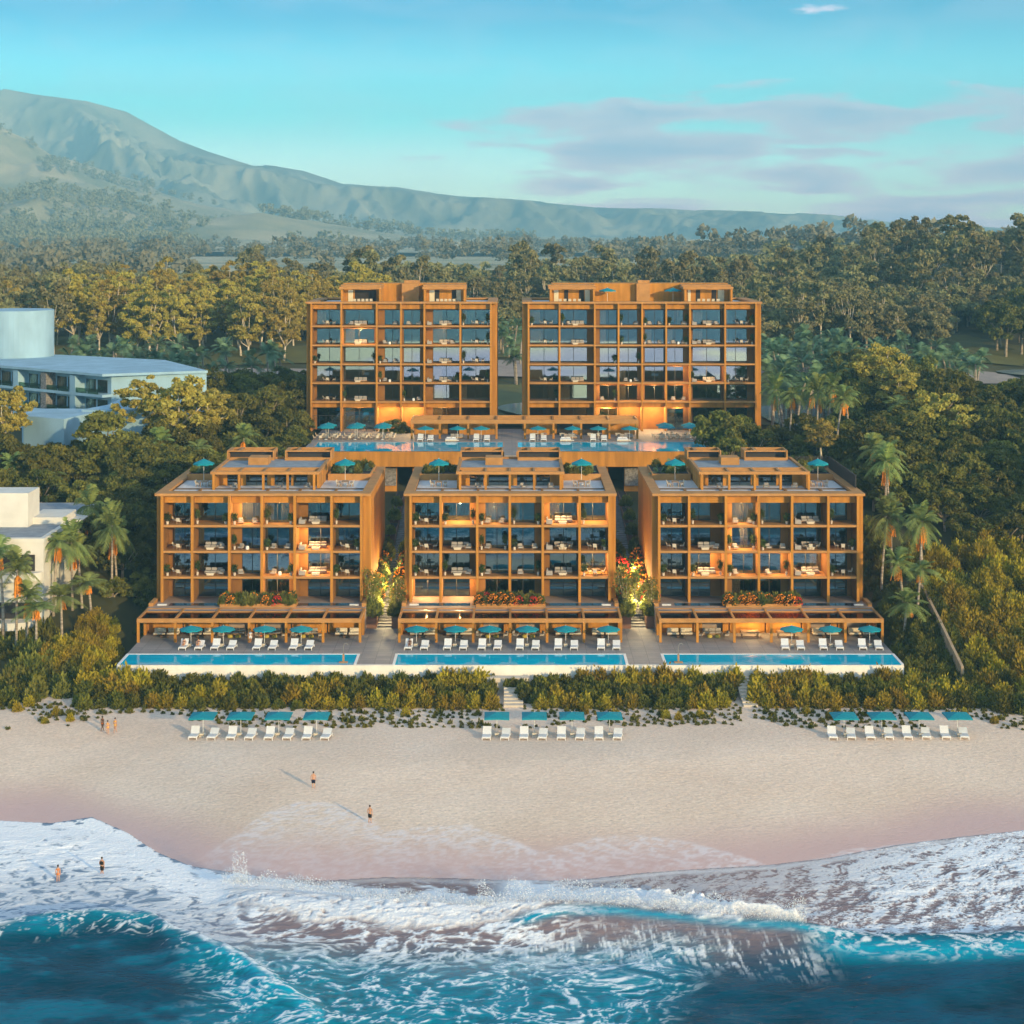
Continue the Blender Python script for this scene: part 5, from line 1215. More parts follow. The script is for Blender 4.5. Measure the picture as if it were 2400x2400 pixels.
for key, rows in FURN.items():
    I = INFO[key]
    for k, codes in rows.items():
        for i, code in enumerate(codes):
            a, b = I['xs'][i]+.2, I['xs'][i+1]-.2; z = I['lev'][k]+.003; y = I['Yf']; dp = I['bays'][i][0]; wd = b-a
            if b-a > 5: pass
            where = f'{ORD[i]} bay, {ORD[k-1]} upper floor, {BN[key]} block'
            for ch in code:
                if ch == 'p': POT[0].place((a+.45, y+.75, z), rb.random()*6, .95, f'potted plant at left, {where}', 'potted plant', 'potted plants on the balconies')
                if ch == 'q': POT[1].place((a+.40, y+1.0, z), rb.random()*6, (.75, .75, 1.1), f'tall leafy pot plant, left side, {where}', 'potted plant', 'potted plants on the balconies')
                if ch == 'P': POT[0].place((b-.45, y+.85, z), rb.random()*6, .95, f'potted plant at right, {where}', 'potted plant', 'potted plants on the balconies')
                if ch == 'Q': POT[1].place((b-.45, y+1.1, z), rb.random()*6, (.75, .75, 1.1), f'tall leafy pot plant, right side, {where}', 'potted plant', 'potted plants on the balconies')
                if ch == 'a': AC.place((a+wd*.30+(.0 if dp < 3 else -.3), y+1.25, z), rb.uniform(-.5, .5), 1, f'white armchair, left one, {where}', 'armchair', 'armchairs on the balconies')
                if ch == 'A': AC.place((b-wd*.22, y+1.25, z), rb.uniform(-.6, .3), 1, f'white armchair towards the right, {where}', 'armchair', 'armchairs on the balconies')
                if ch == 'w': PW.place((a+wd*.5+.1, y+1.1, z), 0, 1, f'round white pouf, {where}', 'pouf', 'white poufs on the balconies')
                if ch == 'S':
                    SF.place((a+wd*.52, y+2.2, z), 0, 1, f'white sofa, {where}', 'sofa', 'sofas on the balconies'); CT.place((a+wd*.45, y+1.15, z), 0, 1, f'low pale table before sofa, {where}', 'coffee table', 'low tables on the balconies')
                if ch == 'L':
                    SF2.place((a+.75, y+1.6, z), R(90), 1, f'short white sofa at the left wall, {where}', 'sofa', 'sofas on the balconies'); SF.place((a+wd*.58, y+2.5, z), 0, 1, f'white sofa at the back, {where}', 'sofa', 'sofas on the balconies')
                    CT.place((a+wd*.55, y+1.3, z), 0, 1, f'low pale table, {where}', 'coffee table', 'low tables on the balconies')
                if ch == 't':
                    cx = a+wd*.58; TR.place((cx, y+1.7, z), 0, 1, f'round dark dining table, {where}', 'table', 'dining tables on the balconies')
                    for q, (dx, dy, rz) in enumerate(((-.95, .1, R(90)), (.95, 0, R(-90)), (-.2, -.95, R(170)))):
                        if wd < 3.3 and q == 1: continue
                        CH.place((cx+dx, y+1.7+dy, z), rz, 1, f'cream dining chair {("left of", "right of", "in front of")[q]} table, {where}', 'chair', 'dining chairs on the balconies')

# ---- beachfront deck
def deckpt(px, py, z=Z1): Y = PY(py, z); return PX(px, Y), Y
PN = ['first', 'second', 'third', 'fourth', 'fifth', 'sixth']
def loungeset(us, ls, pool, umbrow, yu, zf, z, protoU, where, grp, tilt=0):
    pass
for key, zf, us, ls in (('left', zA, (432, 654, 936, 1188), (370, 480, 590, 700, 878, 985, 1128, 1235)), ('middle', zB, (281, 548, 783, 1041, 1305, 1597), (222, 332, 490, 600, 727, 835, 988, 1096, 1252, 1362, 1547, 1653)), ('right', zC, (1147, 1397, 1651), (1108, 1208, 1355, 1460, 1610, 1715))):
    for j, u in enumerate(us):
        x, Y = deckpt(zf(u), 1513); wh = f'{PN[j]} from the left beside the {key} beachfront pool'
        UD.place((x, Y, Z1), R(22), 1, f'teal parasol, {wh}', 'parasol', 'parasols beside the beachfront pools')
        ST.place((x-.05, Y-.75, Z1), 0, 1, f'small cream table under parasol, {wh}', 'side table', 'side tables on the pool deck')
        for q in (0, 1):
            xl, Yl = deckpt(zf(ls[2*j+q]), 1524.3)
            (LU, LF)[q].place((xl, Yl, Z1), R(-4), 1, f'white lounger {("left", "right")[q]} of parasol, {wh}', 'sun lounger', 'loungers beside the beachfront pools')
# under the pergolas
def settee(x, y, z, rz, lab):
    r = empty('daybed', (x, y, z), lab, 'daybed', 'cream daybeds under the pergolas', rz)
    MB().box(-.85, .85, -.6, .6, .05, .25).build('base', 'darkwood', r); MB().rbox(-.83, .83, -.6, .45, .255, .48, .05).build('seat_cushion', 'cream', r); MB().rbox(-.8, .8, .25, .58, .485, .95, .07).build('back_cushion', 'cream', r)
    MB().rbox(-.7, -.15, .05, .25, .485, .80, .05).build('pillow', 'cream', r)
for key, kinds in (('A', 'ddllld'), ('B', 'ddlldd'), ('C', 'dlbbdd')):
    xs = PG[key]
    for i, kd in enumerate(kinds):
        a, b = xs[i]+.3, xs[i+1]-.3; m_ = (a+b)/2; wh = f'{ORD[i]} bay of {BN[key]} pergola'
        if kd == 'd':
            settee(m_-.95+.5, 238.6, Z1, 0, f'cream daybed on the left, {wh}'); settee(m_+.95+.5, 238.6, Z1, 0, f'cream daybed on the right, {wh}')
            CTD.place((m_+.5, 237.2, Z1), 0, 1, f'dark low table before daybeds, {wh}', 'coffee table', 'dark low tables under the pergolas')
        if kd == 'l':
            SF.place((m_, 239.0, Z1), 0, 1, f'pale sofa, {wh}', 'sofa', 'sofas under the pergolas')
            for q, dx in enumerate((-.55, .55)): PY_.place((m_+dx, 237.2, Z1), 0, 1, f'yellow round pouf on the {("left", "right")[q]}, {wh}', 'pouf', 'yellow poufs under the pergolas')
            for q, (dx, rz) in enumerate(((-1.8, R(70)), (1.8, R(-70)))): AC.place((m_+dx, 237.6, Z1), rz, 1, f'pale armchair on the {("left", "right")[q]}, {wh}', 'armchair', 'armchairs under the pergolas')
        if kd == 'b':
            r = empty('games_table', (m_, 237.6, Z1), f'wooden games table under the lit {wh}', 'table', 'games tables'); MB().rbox(-1.3, 1.3, -.65, .65, .62, .85, .04).build('top', 'wood', r)
            for sx in (-1.1, 1.1):
                for sy in (-.5, .5): MB().box(sx-.06, sx+.06, sy-.06, sy+.06, 0, .62).build('leg', 'darkwood', r)
# ---- beach rows
for key, us in (('left', (476, 564.3, 653.3, 742)), ('middle', (1164.6, 1252.2, 1340.4, 1428.6)), ('right', (1978, 2066.5, 2154, 2243.5))):
    for j, u in enumerate(us):
        x, Y, z = GS(u, 1720); z = SZ(x, Y)-.02; wh = f'{PN[j]} from the left in the {key} beach row'
        UB.place((x, Y, z), R(0), 1, f'square teal parasol, {wh}', 'parasol', 'square parasols on the beach')
        ST.place((x, Y-1.0, SZ(x, Y-1)-.02), 0, 1, f'small cream table, {wh}', 'side table', 'side tables on the beach')
        for q, dx in enumerate((-25, 18)):
            xl, Yl, zl = GS(u+dx, 1735.5); (LU, LF)[q].place((xl, Yl, SZ(xl, Yl+1)-.02), R(-3-4*q), 1, f'white lounger {("left", "right")[q]} of parasol, {wh}', 'sun lounger', 'loungers on the beach')
# ---- roof terraces of the front blocks
for key, zf, spots in (('A', zA, ((520, 524, 'left'), (1490, 1490, 'right'))), ('B', zB, ((435, 435, 'left'), (1413, 1413, 'right'))), ('C', zC, ((392, 393, 'left'), (1316, 1322, 'right')))):
    zr = INFO[key]['roof']
    for u, tx, sd in spots:
        Y = 257.2; x = PX(zf(u), Y); wh = f'{sd} roof terrace of the {BN[key]} block'
        UD.place((x, Y, zr), 0, (1.0, 1.0, 1.42), f'teal parasol on the {wh}', 'parasol', 'parasols on the roof terraces')
        TL.place((PX(zf(tx), 255.3), 255.3, zr), R(90), 1.05, f'wooden dining table on the {wh}', 'table', 'roof terrace tables')
        for q, (dx, dy) in enumerate(((-.95, -.5), (-.95, .45), (.95, -.5), (.95, .45))):
            CH.place((PX(zf(tx), 255.3)+dx, 255.3+dy, zr), R(90 if dx < 0 else -90), 1, f'pale chair at {("front left", "back left", "front right", "back right")[q]} of table, {wh}', 'chair', 'roof terrace chairs')
    a, b, Y0 = INFO[key]['ph']
    for q, f in enumerate((.2, .62, .88)): AC.place((a+(b-a)*f, Y0+1.6, zr), rb.uniform(-.6, .6), 1, f'{("left", "middle", "right")[q]} armchair under penthouse roof of {BN[key]} block', 'armchair', 'penthouse armchairs')
for q, u in enumerate((zE(713), zE(1163))): UD.place((PX(u, YD+7), YD+7, ZD-.55), 0, 1.15, f'{("left", "right")[q]} teal parasol on the roof of the rear right block', 'parasol', 'parasols on the rear right roof')
for j in range(5):
    for q, (c0, z_) in enumerate(((555, zD), (1225, zD), (455, zE), (1405, zE))): CH.place((PX(z_(c0-66+j*33), YD+3.6), YD+3.6, ZD-.55), R(180), 1.1, f'{ORD[j]} white chair of the row before {("left", "right", "left", "right")[q]} pavilion, rear {("left", "left", "right", "right")[q]} roof', 'chair', 'chairs at the rear penthouses')
# ---- upper terrace
for j, u in enumerate((157, 365, 518, 885, 1110, 1275, 1478)):
    x, Y = deckpt(940+u*.36232, 1032.5, Z2); UD.place((x, Y, Z2), R(22), 1.02, f'teal parasol, {ORD[j]} from the left by the upper pools', 'parasol', 'single parasols by the upper pools')
for j, u in enumerate((122, 187, 485, 553, 850, 922, 1243, 1314)):
    x, Y = deckpt(940+u*.36232, 1034.5, Z2); (LU, LF)[j % 2].place((x, Y, Z2), R(-2), 1.05, f'white lounger, {ORD[j]} from the left by the upper pools', 'sun lounger', 'loungers by the upper pools')
for j, u in enumerate((323, 1065, 1433)):
    x, Y = deckpt(940+u*.36232, 1034, Z2); r = empty('daybed', (x, Y, Z2), f'wide white daybed, {ORD[j]} from the left by the upper pools', 'daybed', 'daybeds by the upper pools')
    MB().box(-1.1, 1.1, -.4, .9, .05, .3).build('base', 'cream', r); MB().rbox(-1.08, 1.08, -.38, .88, .305, .5, .06).build('mattress', 'whitefabric', r); MB().rbox(-.9, .0, .5, .8, .505, .75, .06).rbox(.05, .9, .5, .8, .505, .75, .06).build('pillows', 'whitefabric', r)
    SF.place((x+1.0, Y+4.5, Z2), 0, 1, f'pale sofa behind the {ORD[j]} upper daybed', 'sofa', 'sofas under the upper pergola')
sets = [(690+275*.29, 690+255*.29), (690+508*.29, 690+490*.29), (690+722*.29, 690+712*.29), (1180+1105*.3416, 1180+1118*.3416), (1180+1275*.3416, 1180+1290*.3416)]
for j, (u1, u2) in enumerate(sets):
    for q, (u, py) in enumerate(((u1, 1025.5), (u2, 1030.5))):
        x, Y = deckpt(u, py, Z2); wh = f'{("rear", "front")[q]} of {ORD[j]} parasol pair, upper terrace'
        UD.place((x, Y, Z2), 0, 1.08, f'teal dining parasol, {wh}', 'parasol', 'paired parasols on the upper terrace')
        for s in (-1, 1):
            TW.place((x+s*1.3, Y, Z2), 0, 1, f'round pale table {("left", "right")[s > 0]}, parasol {wh}', 'table', 'round tables on the upper terrace')
            for t_ in range(3):
                an = R(200+t_*110+s*20); CH.place((x+s*1.3+.85*math.cos(an), Y+.85*math.sin(an), Z2), an-R(90), 1, f'pale chair at {("left", "front", "right")[t_]} of the {("left", "right")[s > 0]} table, {wh}', 'chair', 'chairs on the upper terrace')
for i in (4, 5, 6, 7):
    for s in (-1, 1):
        x = (xs8[i]+xs8[i+1])/2+s*.9; TW.place((x, 333, Z2), 0, 1, f'pale table {("left", "right")[s > 0]} in {ORD[i]} bay of upper pergola', 'table', 'tables under the upper pergola')
        CH.place((x-.2, 332.1, Z2), R(170), 1, f'chair at {("left", "right")[s > 0]} table, {ORD[i]} bay of upper pergola', 'chair', 'chairs under the upper pergola')

# ================================================================== PLANTING
rng = np.random.default_rng(42)
def rr(a, b): return float(rng.uniform(a, b))
# hedges in front of the pool wall
hn = {0: 'left', 1: 'middle', 2: 'right'}
hg = [(188, 1180), (1224, 1731), (1768, 2262)]
cnt = 0
for hi, (u0, u1) in enumerate(hg):
    for row in range(5):
        Y = 213.2+row*1.9; u = u0+rr(0, 10)
        while u < u1-6:
            st = 2.0*F/Y
            x = PX(u, Y); yy = Y+rr(-.5, .5); gold = vnoise(np.array([x*.16+3]), np.array([yy*.25]), 8)[0] > .47
            if u > u0+4:
                s = rr(1.35, 1.8)*(1.12 if gold else 1.0)*(0.85 if row == 0 else 1)
                pr = (SHG if gold else SHD)[rng.integers(3)]
                nm = 'golden green' if gold else 'dark green'
                pr.place((x, yy, SZ(x, yy)-.15+row*.19), rr(0, 6), (s, s, s*rr(.8, 1.05)), f'rounded {nm} shrub in the {hn[hi]} beach hedge below the pools', 'shrub', f'{nm} shrubs of the {hn[hi]} beach hedge')
            u += st*rr(.85, 1.15)
for u, py, s in ((1192, 1583, .9), (1205, 1588, 1.0), (1215, 1583, .8)):
    Y = 219.0; SHD[0].place((PX(u, Y), Y, 1.0), rr(0, 6), s, 'small shrub beside the middle beach steps', 'shrub', 'small shrubs beside the middle beach steps')
def scatter(poly, n_, protos, szr, lab, cat, grp, zfn, zoff=-.2, gap=1.2, yz=None):
    # poly in world x,Y
    P = np.array(poly); x0, y0 = P.min(0); x1, y1 = P.max(0); pts = []; tries = 0
    def inside(x, y):
        c = False; j = len(poly)-1
        for i in range(len(poly)):
            xi, yi = poly[i]; xj, yj = poly[j]
            if (yi > y) != (yj > y) and x < (xj-xi)*(y-yi)/(yj-yi)+xi: c = not c
            j = i
        return c
    while len(pts) < n_ and tries < n_*60:
        tries += 1; x, y = rr(x0, x1), rr(y0, y1)
        if not inside(x, y): continue
        if any((x-a)**2+(y-b)**2 < gap*gap for a, b in pts): continue
        pts.append((x, y)); s = rr(*szr); 
        protos[rng.integers(len(protos))].place((x, y, zfn(x, y)+zoff), rr(0, 6.28), (s, s, s*rr(.85, 1.15)), lab, cat, grp)
    return pts
# right slope bushes (golden) and left mass
scatter([(XR+1.0, 214), (60, 213), (60, 244), (53.5, 244), (XR+.8, 226)], 80, SHE, (1.6, 2.6), 'dark bush on the slope between right pool and tan wall', 'shrub', 'bushes between the right pool and the wall', lambda x, y: TZ(x, y) if y > 222 else SZ(x, y), gap=1.7)
scatter([(59.5, 211), (75, 209), (92, 214), (96, 262), (59.5, 262)], 160, SHG2+SHG2+SHE, (2.0, 3.4), 'golden bush on the slope right of the tan boundary wall', 'shrub', 'golden bushes on the right slope', lambda x, y: TZ(x, y) if y > 222 else SZ(x, y), gap=2.0)
scatter([(-66, 212), (-64, 214), (XL-1, 221), (XL-2.5, 226), (-66, 226)], 30, SHE+SHB, (1.4, 2.2), 'dark green bush at the foot of the white building', 'shrub', 'bushes left of the hedge', lambda x, y: TZ(x, y) if y > 222 else SZ(x, y), gap=1.5)
scatter([(-82, 222), (-57, 222), (-56, 238), (-82, 240)], 60, SHE+SHB, (1.5, 2.6), 'dark bush below the balconies of the white building', 'shrub', 'bushes under the white building', lambda x, y: TZ(x, y), -1.0, gap=1.7)
scatter([(-62, 225), (-53.5, 224.5), (-53.5, 230), (-56.5, 243), (-60, 243)], 40, SHG2, (1.5, 2.4), 'large golden bush between white building and left pool', 'shrub', 'golden bushes left of the left pool', lambda x, y: TZ(x, y), -.3, gap=1.5)
scatter([(-53, 236), (-50, 241), (-48.5, 272), (-56, 272)], 36, SHB+SHE, (1.4, 2.2), 'green bush climbing along the side of the front left block', 'shrub', 'bushes beside the front left block', lambda x, y: TZ(x, y)-1, -.2, gap=1.6)
scatter([(53, 243), (57.5, 243), (57.5, 275), (52.5, 275)], 40, SHB+SHE, (1.5, 2.4), 'dark bush beside the front right block', 'shrub', 'bushes beside the front right block', lambda x, y: TZ(x, y)-1, -.2, gap=1.6)
# sparse plants on the sand: one carpet
V, Q = [], []; k = 0; rg = np.random.default_rng(9); MG = []
placed = []
for j in range(5200):
    u = rg.uniform(0, 2400); py = rg.uniform(1652, 1708); 
    x, Y = PX(u, PY(py, -.1)), PY(py, -.1)
    dn = vnoise(np.array([x*.13]), np.array([Y*.3]), 66)[0]+.28*vnoise(np.array([x*.6]), np.array([Y*.8]), 67)[0]
    th = .50+.004*max(0, py-1675)
    if u < 560 : th -= .06
    if dn < th: continue
    if 1181 < u < 1226 or 1736 < u < 1766: continue
    if any(abs(x-a) < .66 and abs(Y-b_) < .9 for a, b_ in placed): continue
    placed.append((x, Y))
    s = rg.uniform(.26, .46)*(1.6 if rg.random() < .2 else 1); v, q = shrub_geo(rg, 60, .34, .8, 1.8); v = v*s+np.array([x, Y, SZ(x, Y)-.02])
    V.append(v); Q.append(q+k); k += len(v)
h_ = len(V)*2//3
o1 = npmesh('dune_plants', np.concatenate(V), np.concatenate(Q), 'leaf_shrub'); tag(o1, 'low creeping dune plants scattered over the sand before the hedge', 'dune plants', None, 'stuff')
for u, py, s in ((40, 1662, 1.0), (68, 1650, 1.1), (30, 1655, .9), (130, 1672, .9), (165, 1685, .8), (105, 1690, .7), (950, 1672, .9), (1370, 1668, .9), (1440, 1672, .8), (1560, 1678, .9), (1590, 1682, .8), (1640, 1675, .8), (1960, 1672, 1.1), (1945, 1680, .9), (2235, 1680, .9), (2260, 1672, .8), (2330, 1690, .8), (1890, 1668, .8)):
    x, Y, z = GS(u, py+4); SHG[rng.integers(3)].place((x, Y, z-.1), rr(0, 6), s*.9, 'small golden bush standing alone on the sand below the hedge', 'shrub', 'lone golden bushes on the sand')
# flowering beds on the podiums
for key, zf, (u0, u1) in (('A', zA, (640, 1160)), ('B', zB, (690, 1165)), ('C', zC, (715, 1200))):
    xa, xb = PX(zf(u0), 242.5), PX(zf(u1), 242.5); r_ = 0; x = xa+.5
    planter(xa, xb, 241.2, 243.9, 6.3, .5, f'long flower planter on the terrace of the {BN[key]} block')
    while x < xb-.3:
        for y_ in (241.9, 243.1):
            p = (FRD if rng.random() < .28 else FO) if rng.random() < .68 else SHB[0]
            p.place((x+rr(-.2, .2), y_, 6.6), rr(-.5, .5) if p in (FO, FRD) else rr(0, 6), rr(.95, 1.35), ('red' if p is FRD else 'orange' if p is FO else 'leafy green')+f' shrub in the flower planter of the {BN[key]} block', 'flowering shrub' if p in (FO, FRD) else 'shrub', f'shrubs in the planter of the {BN[key]} block')
        x += .95
# alley planting and lamps
for ai, (xa, nm) in enumerate(zip(AX, ('left', 'right'))):
    for sgn in (-1, 1):
        sd = 'left' if sgn < 0 else 'right'; cx = xa+sgn*1.8
        for j in range(13):
            y = 243.4+j*2.3; z = Z1+9*(y-243.5)/67.5+1.8; q = rng.random()
            lit = 246 < y < 268
            p = (FRD if q < .3 else FO) if (lit and q < .85) else SHB[j % 2]
            p.place((cx+rr(-.2, .2), y, z), rr(-.5, .5), rr(1.4, 2.1), ('red' if p is FRD else 'orange' if p is FO else 'leafy green')+f' shrub along the {sd} side of the {nm} stairway', 'flowering shrub' if p in (FO, FRD) else 'shrub', f'shrubs on the {sd} side of the {nm} stairway')
        for j in range(4):
            y = 273+j*8; z = Z1+9*(y-243.5)/67.5+1.8; SHB[j % 2].place((cx, y, z), rr(0, 6), rr(1.2, 1.6), f'shadowed shrub high along the {sd} side of the {nm} stairway', 'shrub', f'upper shrubs on the {sd} of the {nm} stairway')
        SLIM[sgn > 0].place((cx, 243.9, 4.6), rr(0, 6), (1.0, 1.0, 1.12 if sgn < 0 else .95), f'slender pale-stemmed tree at the {sd} foot of the {nm} stairway', 'tree', 'slender trees at the stairways')
        for j in range(6):
            y = 245.5+j*3.4; z = Z1+9*(y-243.5)/67.5
            r = empty('garden_lamp', (xa+sgn*.95, y, z), f'small glowing garden lamp, {ORD[j]} up on the {sd} side of {nm} stairway', 'lamp', 'garden lamps along the stairways')
            MB().cyl(0, 0, 0, 1.9, .025, .02, 6).build('stem', 'frame', r); MB().tube([(0, 0, 1.9), (0, 0, 1.96), (0, 0, 2.08), (0, 0, 2.14)], [.04, .10, .10, .04], 8).build('bulb', 'bulb', r)
            if j % 2 == 0: glow(xa+sgn*.35, y-.6, z+3.3, 90, (1, .76, .38))  # light added over the path, apart from the lamps, to brighten shrub faces
# roof planter palms and terrace greenery
for key in 'ABC':
    I = INFO[key]; a, b, Y0 = I['ph']
    for sd, (p0, p1) in (('left', (I['x0']+2.0, a-.8)), ('right', (b+.8, I['x1']-2.0))):
        for q in range(3):
            x = p0+(p1-p0)*(q+.5)/3
            PALMF[2].place((x, 264+q, I['roof']-3.2+ (q % 2)*.8), rr(0, 6), .62, f'small {ORD[q]} palm in the {sd} roof planter of the {BN[key]} block', 'palm tree', 'palms in the roof planters')
        scatter([(p0, 262), (p1, 262), (p1, 271), (p0, 271)], 7, SHB, (.8, 1.2), f'dark shrub in the {sd} roof planter of the {BN[key]} block', 'shrub', 'shrubs in the roof planters', lambda x, y, zz=I['roof']+.8: zz, 0, 1.0)
for u, py, s in ((925, 985, 1.0), (945, 992, .8), (1410, 975, 1.15), (1455, 975, 1.1), (1740, 1010, 1.0)):
    Y = 341.0; x = PX(u, Y); TREES['green'][1].place((x, Y, Z2-3.0 if u < 1700 else Z2-2), rr(0, 6), .55*s, 'low green tree behind the upper pergola', 'tree', 'low trees behind the upper pergola')
for u, yb, s in ((1690, 318, 1.25), (1725, 315, 1.1), (1765, 312, 1.05), (1668, 308, .7), (1712, 307, .8)): TREES['green'][int(u) % 3].place((PX(u, yb), yb, 14.5 if u > 1670 else 14), rr(0, 6), s*.92, 'dense dark tree growing beside the right upper pool', 'tree', 'trees beside the right upper pool')
# neighbouring palms, left and right (photo position of the crown, distance, height)
PL = [(38, 1330, 232, 12), (85, 1420, 230, 6.5), (262, 1235, 252, 12), (220, 1190, 262, 14), (125, 1270, 244, 11), (170, 1275, 246, 11), (193, 1290, 247, 9.5), (215, 1365, 243, 6.5), (145, 1400, 236, 5.5), (63, 1395, 233, 9), (8, 1290, 238, 11), (275, 1250, 255, 10), (50, 1085, 290, 8), (110, 1110, 286, 8), (380, 1035, 300, 8), (420, 1040, 304, 8), (470, 1050, 300, 8), (570, 1025, 312, 8)]
for j, (u, py, Y, h) in enumerate(PL):
    x = PX(u, Y); z = PZ(py, Y); sc = h/6.5; sc = max(.9, min(1.35, sc)); P = PALM[[0, 1, 2][j % 3]]; ph = (6.5, 7.5, 5.5)[j % 3]; sz = h/ph
    r_ = P.place((x, Y, z-h), rr(0, 6), (1.12, 1.12, sz), f'tall palm, {ORD[j % 12]} of those standing {"before the white building" if Y < 270 else "among the trees behind it"}', 'palm tree', 'palms at the left')
PRR = [(2085, 1085, 262, 12), (2075, 1060, 268, 11), (2065, 1215, 250, 11), (2090, 1205, 252, 10), (2155, 1220, 246, 12), (2165, 1230, 250, 11), (2120, 1315, 240, 8.5), (2150, 1335, 238, 7), (2118, 1415, 234, 5.5), (2275, 1115, 285, 8), (2290, 1130, 288, 7), (2298, 1270, 262, 9), (1960, 935, 310, 10), (1990, 925, 318, 10), (1915, 920, 322, 11), (1885, 915, 330, 11), (1850, 925, 326, 11), (1830, 915, 334, 11), (1940, 905, 335, 11), (2110, 945, 320, 8), (2050, 1050, 285, 8)]
for j, (u, py, Y, h) in enumerate(PRR):
    x = PX(u, Y); z = PZ(py, Y); ph = (6.5, 7.5, 5.5)[j % 3]
    PALM[j % 3].place((x, Y, z-h), rr(0, 6), (1.12, 1.12, h/ph), f'palm with orange fruit, {ORD[j % 12]} {"going up the right slope" if j < 12 else "in the grove behind the right block"}', 'palm tree', 'palms at the right')
# grove palms farther back
def palmrow(u0, u1, py0, py1, Y0, Y1, n_, lab, grp):
    for j in range(n_):
        u, Y, py = rr(u0, u1), rr(Y0, Y1), rr(py0, py1); x = PX(u, Y); zt = TZ(x, Y); k_ = int(rng.integers(3)); h = (8.5, 7.2, 6.0)[k_]
        PALMF[k_].place((x, Y, zt), rr(0, 6), (1.15, 1.15, rr(.95, 1.25)), lab, 'palm tree', grp)
palmrow(150, 670, 0, 0, 415, 452, 46, 'blue-green palm in the row below the golden eucalyptus grove', 'palms below the eucalyptus grove')
palmrow(1168, 1226, 0, 0, 440, 500, 9, 'palm in the gap between the two rear blocks', 'palms between the rear blocks')
palmrow(1795, 2000, 0, 0, 415, 470, 64, 'palm in the dense clump right of the rear right block', 'palms right of the rear right block')
palmrow(2060, 2290, 0, 0, 405, 450, 44, 'blue-green palm near the grassy bank at the right', 'palms near the grassy bank')
palmrow(1800, 1960, 0, 0, 345, 400, 26, 'palm standing in front of the pale water at the right', 'palms before the pale water')
# eucalyptus grove
def treepoly(uv, n_, protos, szr, lab, grp, gap, zoff=0, gold=None):
    poly = [(PX(u, Y), Y) for u, Y in uv]
    return scatter(poly, n_, protos, szr, lab, 'tree', grp, lambda x, y: TZ(x, y), zoff, gap)
treepoly([(200, 486), (700, 480), (705, 510), (930, 545), (900, 600), (190, 590)], 120, TREES['euc'], (.8, 1.15), 'tall golden eucalyptus with pale trunk in the left grove', 'eucalyptus trees of the left grove', 5.0)
treepoly([(-60, 470), (190, 490), (180, 600), (-60, 600)], 40, TREES['tall']+TREES['euc'][:1], (.8, 1.1), 'grey-green tree behind the blue building', 'trees behind the blue building', 6.5)
# forest behind
treepoly([(-120, 600), (2600, 560), (2700, 760), (-200, 760)], 290, TREES['tall']+TREES['tall']+TREES['grey'], (.85, 1.45), 'grey-green tree in the forest behind the rear blocks', 'trees of the forest behind the blocks', 8.0)
treepoly([(1760, 485), (2200, 490), (2190, 560), (1740, 560)], 60, TREES['grey']+TREES['tall'][:1], (.8, 1.1), 'grey-green tree above the right palm clump', 'trees above the right palm clump', 6.5)
treepoly([(2080, 555), (2500, 540), (2500, 600), (2050, 600)], 36, TREES['grey']+TREES['dark'][:1], (.85, 1.2), 'dark tree behind the grassy bank', 'trees behind the grassy bank', 7)
treepoly([(2330, 490), (2500, 480), (2500, 540), (2340, 530)], 14, TREES['dark'], (1.0, 1.4), 'dark tree right of the grassy bank', 'trees right of the grassy bank', 6.5)
treepoly([(930, 500), (1180, 480), (1215, 520), (1230, 570), (900, 580)], 26, TREES['tall']+TREES['grey'], (.8, 1.05), 'grey-green tree behind the gap between the rear blocks', 'trees behind the rear blocks gap', 6.5)
# right flank: from the front slope to the lagoon
treepoly([(2090, 262), (2480, 262), (2520, 330), (2350, 345), (2130, 345), (2050, 300)], 62, TREES['dark']*2+TREES['green'], (.62, 1.05), 'dark bushy tree on the slope at the right', 'dark trees on the right slope', 4.4, -1.2)
treepoly([(1990, 345), (2500, 340), (2500, 356), (2260, 358), (2200, 385), (2060, 420), (1960, 380)], 60, TREES['dark']*2+TREES['green'], (.75, 1.1), 'dark tree in the wood below the lagoon', 'dark trees below the lagoon', 5.2, -1.0)
treepoly([(1960, 400), (2080, 400), (2080, 440), (1960, 440)], 8, TREES['grey'], (.6, .85), 'grey-green tree right of the rear right block', 'trees right of the rear right block', 5.2)
treepoly([(1800, 285), (2080, 280), (2060, 340), (1820, 330)], 34, TREES['green']+TREES['dark'], (.5, .8), 'green tree between right palms and rear block', 'trees behind the front right block', 4.2, -1.5)
for u, py, Y, s in ((2062, 860, 352, 1.15), (2200, 980, 318, 1.25), (2105, 905, 345, .9), (1925, 1020, 300, .6), (2235, 1000, 322, .8)):
    x = PX(u, Y); TREES['gold'][int(u) % 3].place((x, Y, PZ(py, Y)-7.4*s), rr(0, 6), s, {2062: 'large golden tree with pale limbs before the lagoon', 2200: 'golden-crowned tree halfway up the right slope', 2105: 'smaller golden tree right of the large golden one', 1925: 'small golden tree behind the front right block roof', 2235: 'golden tree right of the golden-crowned slope tree'}[u], 'tree')
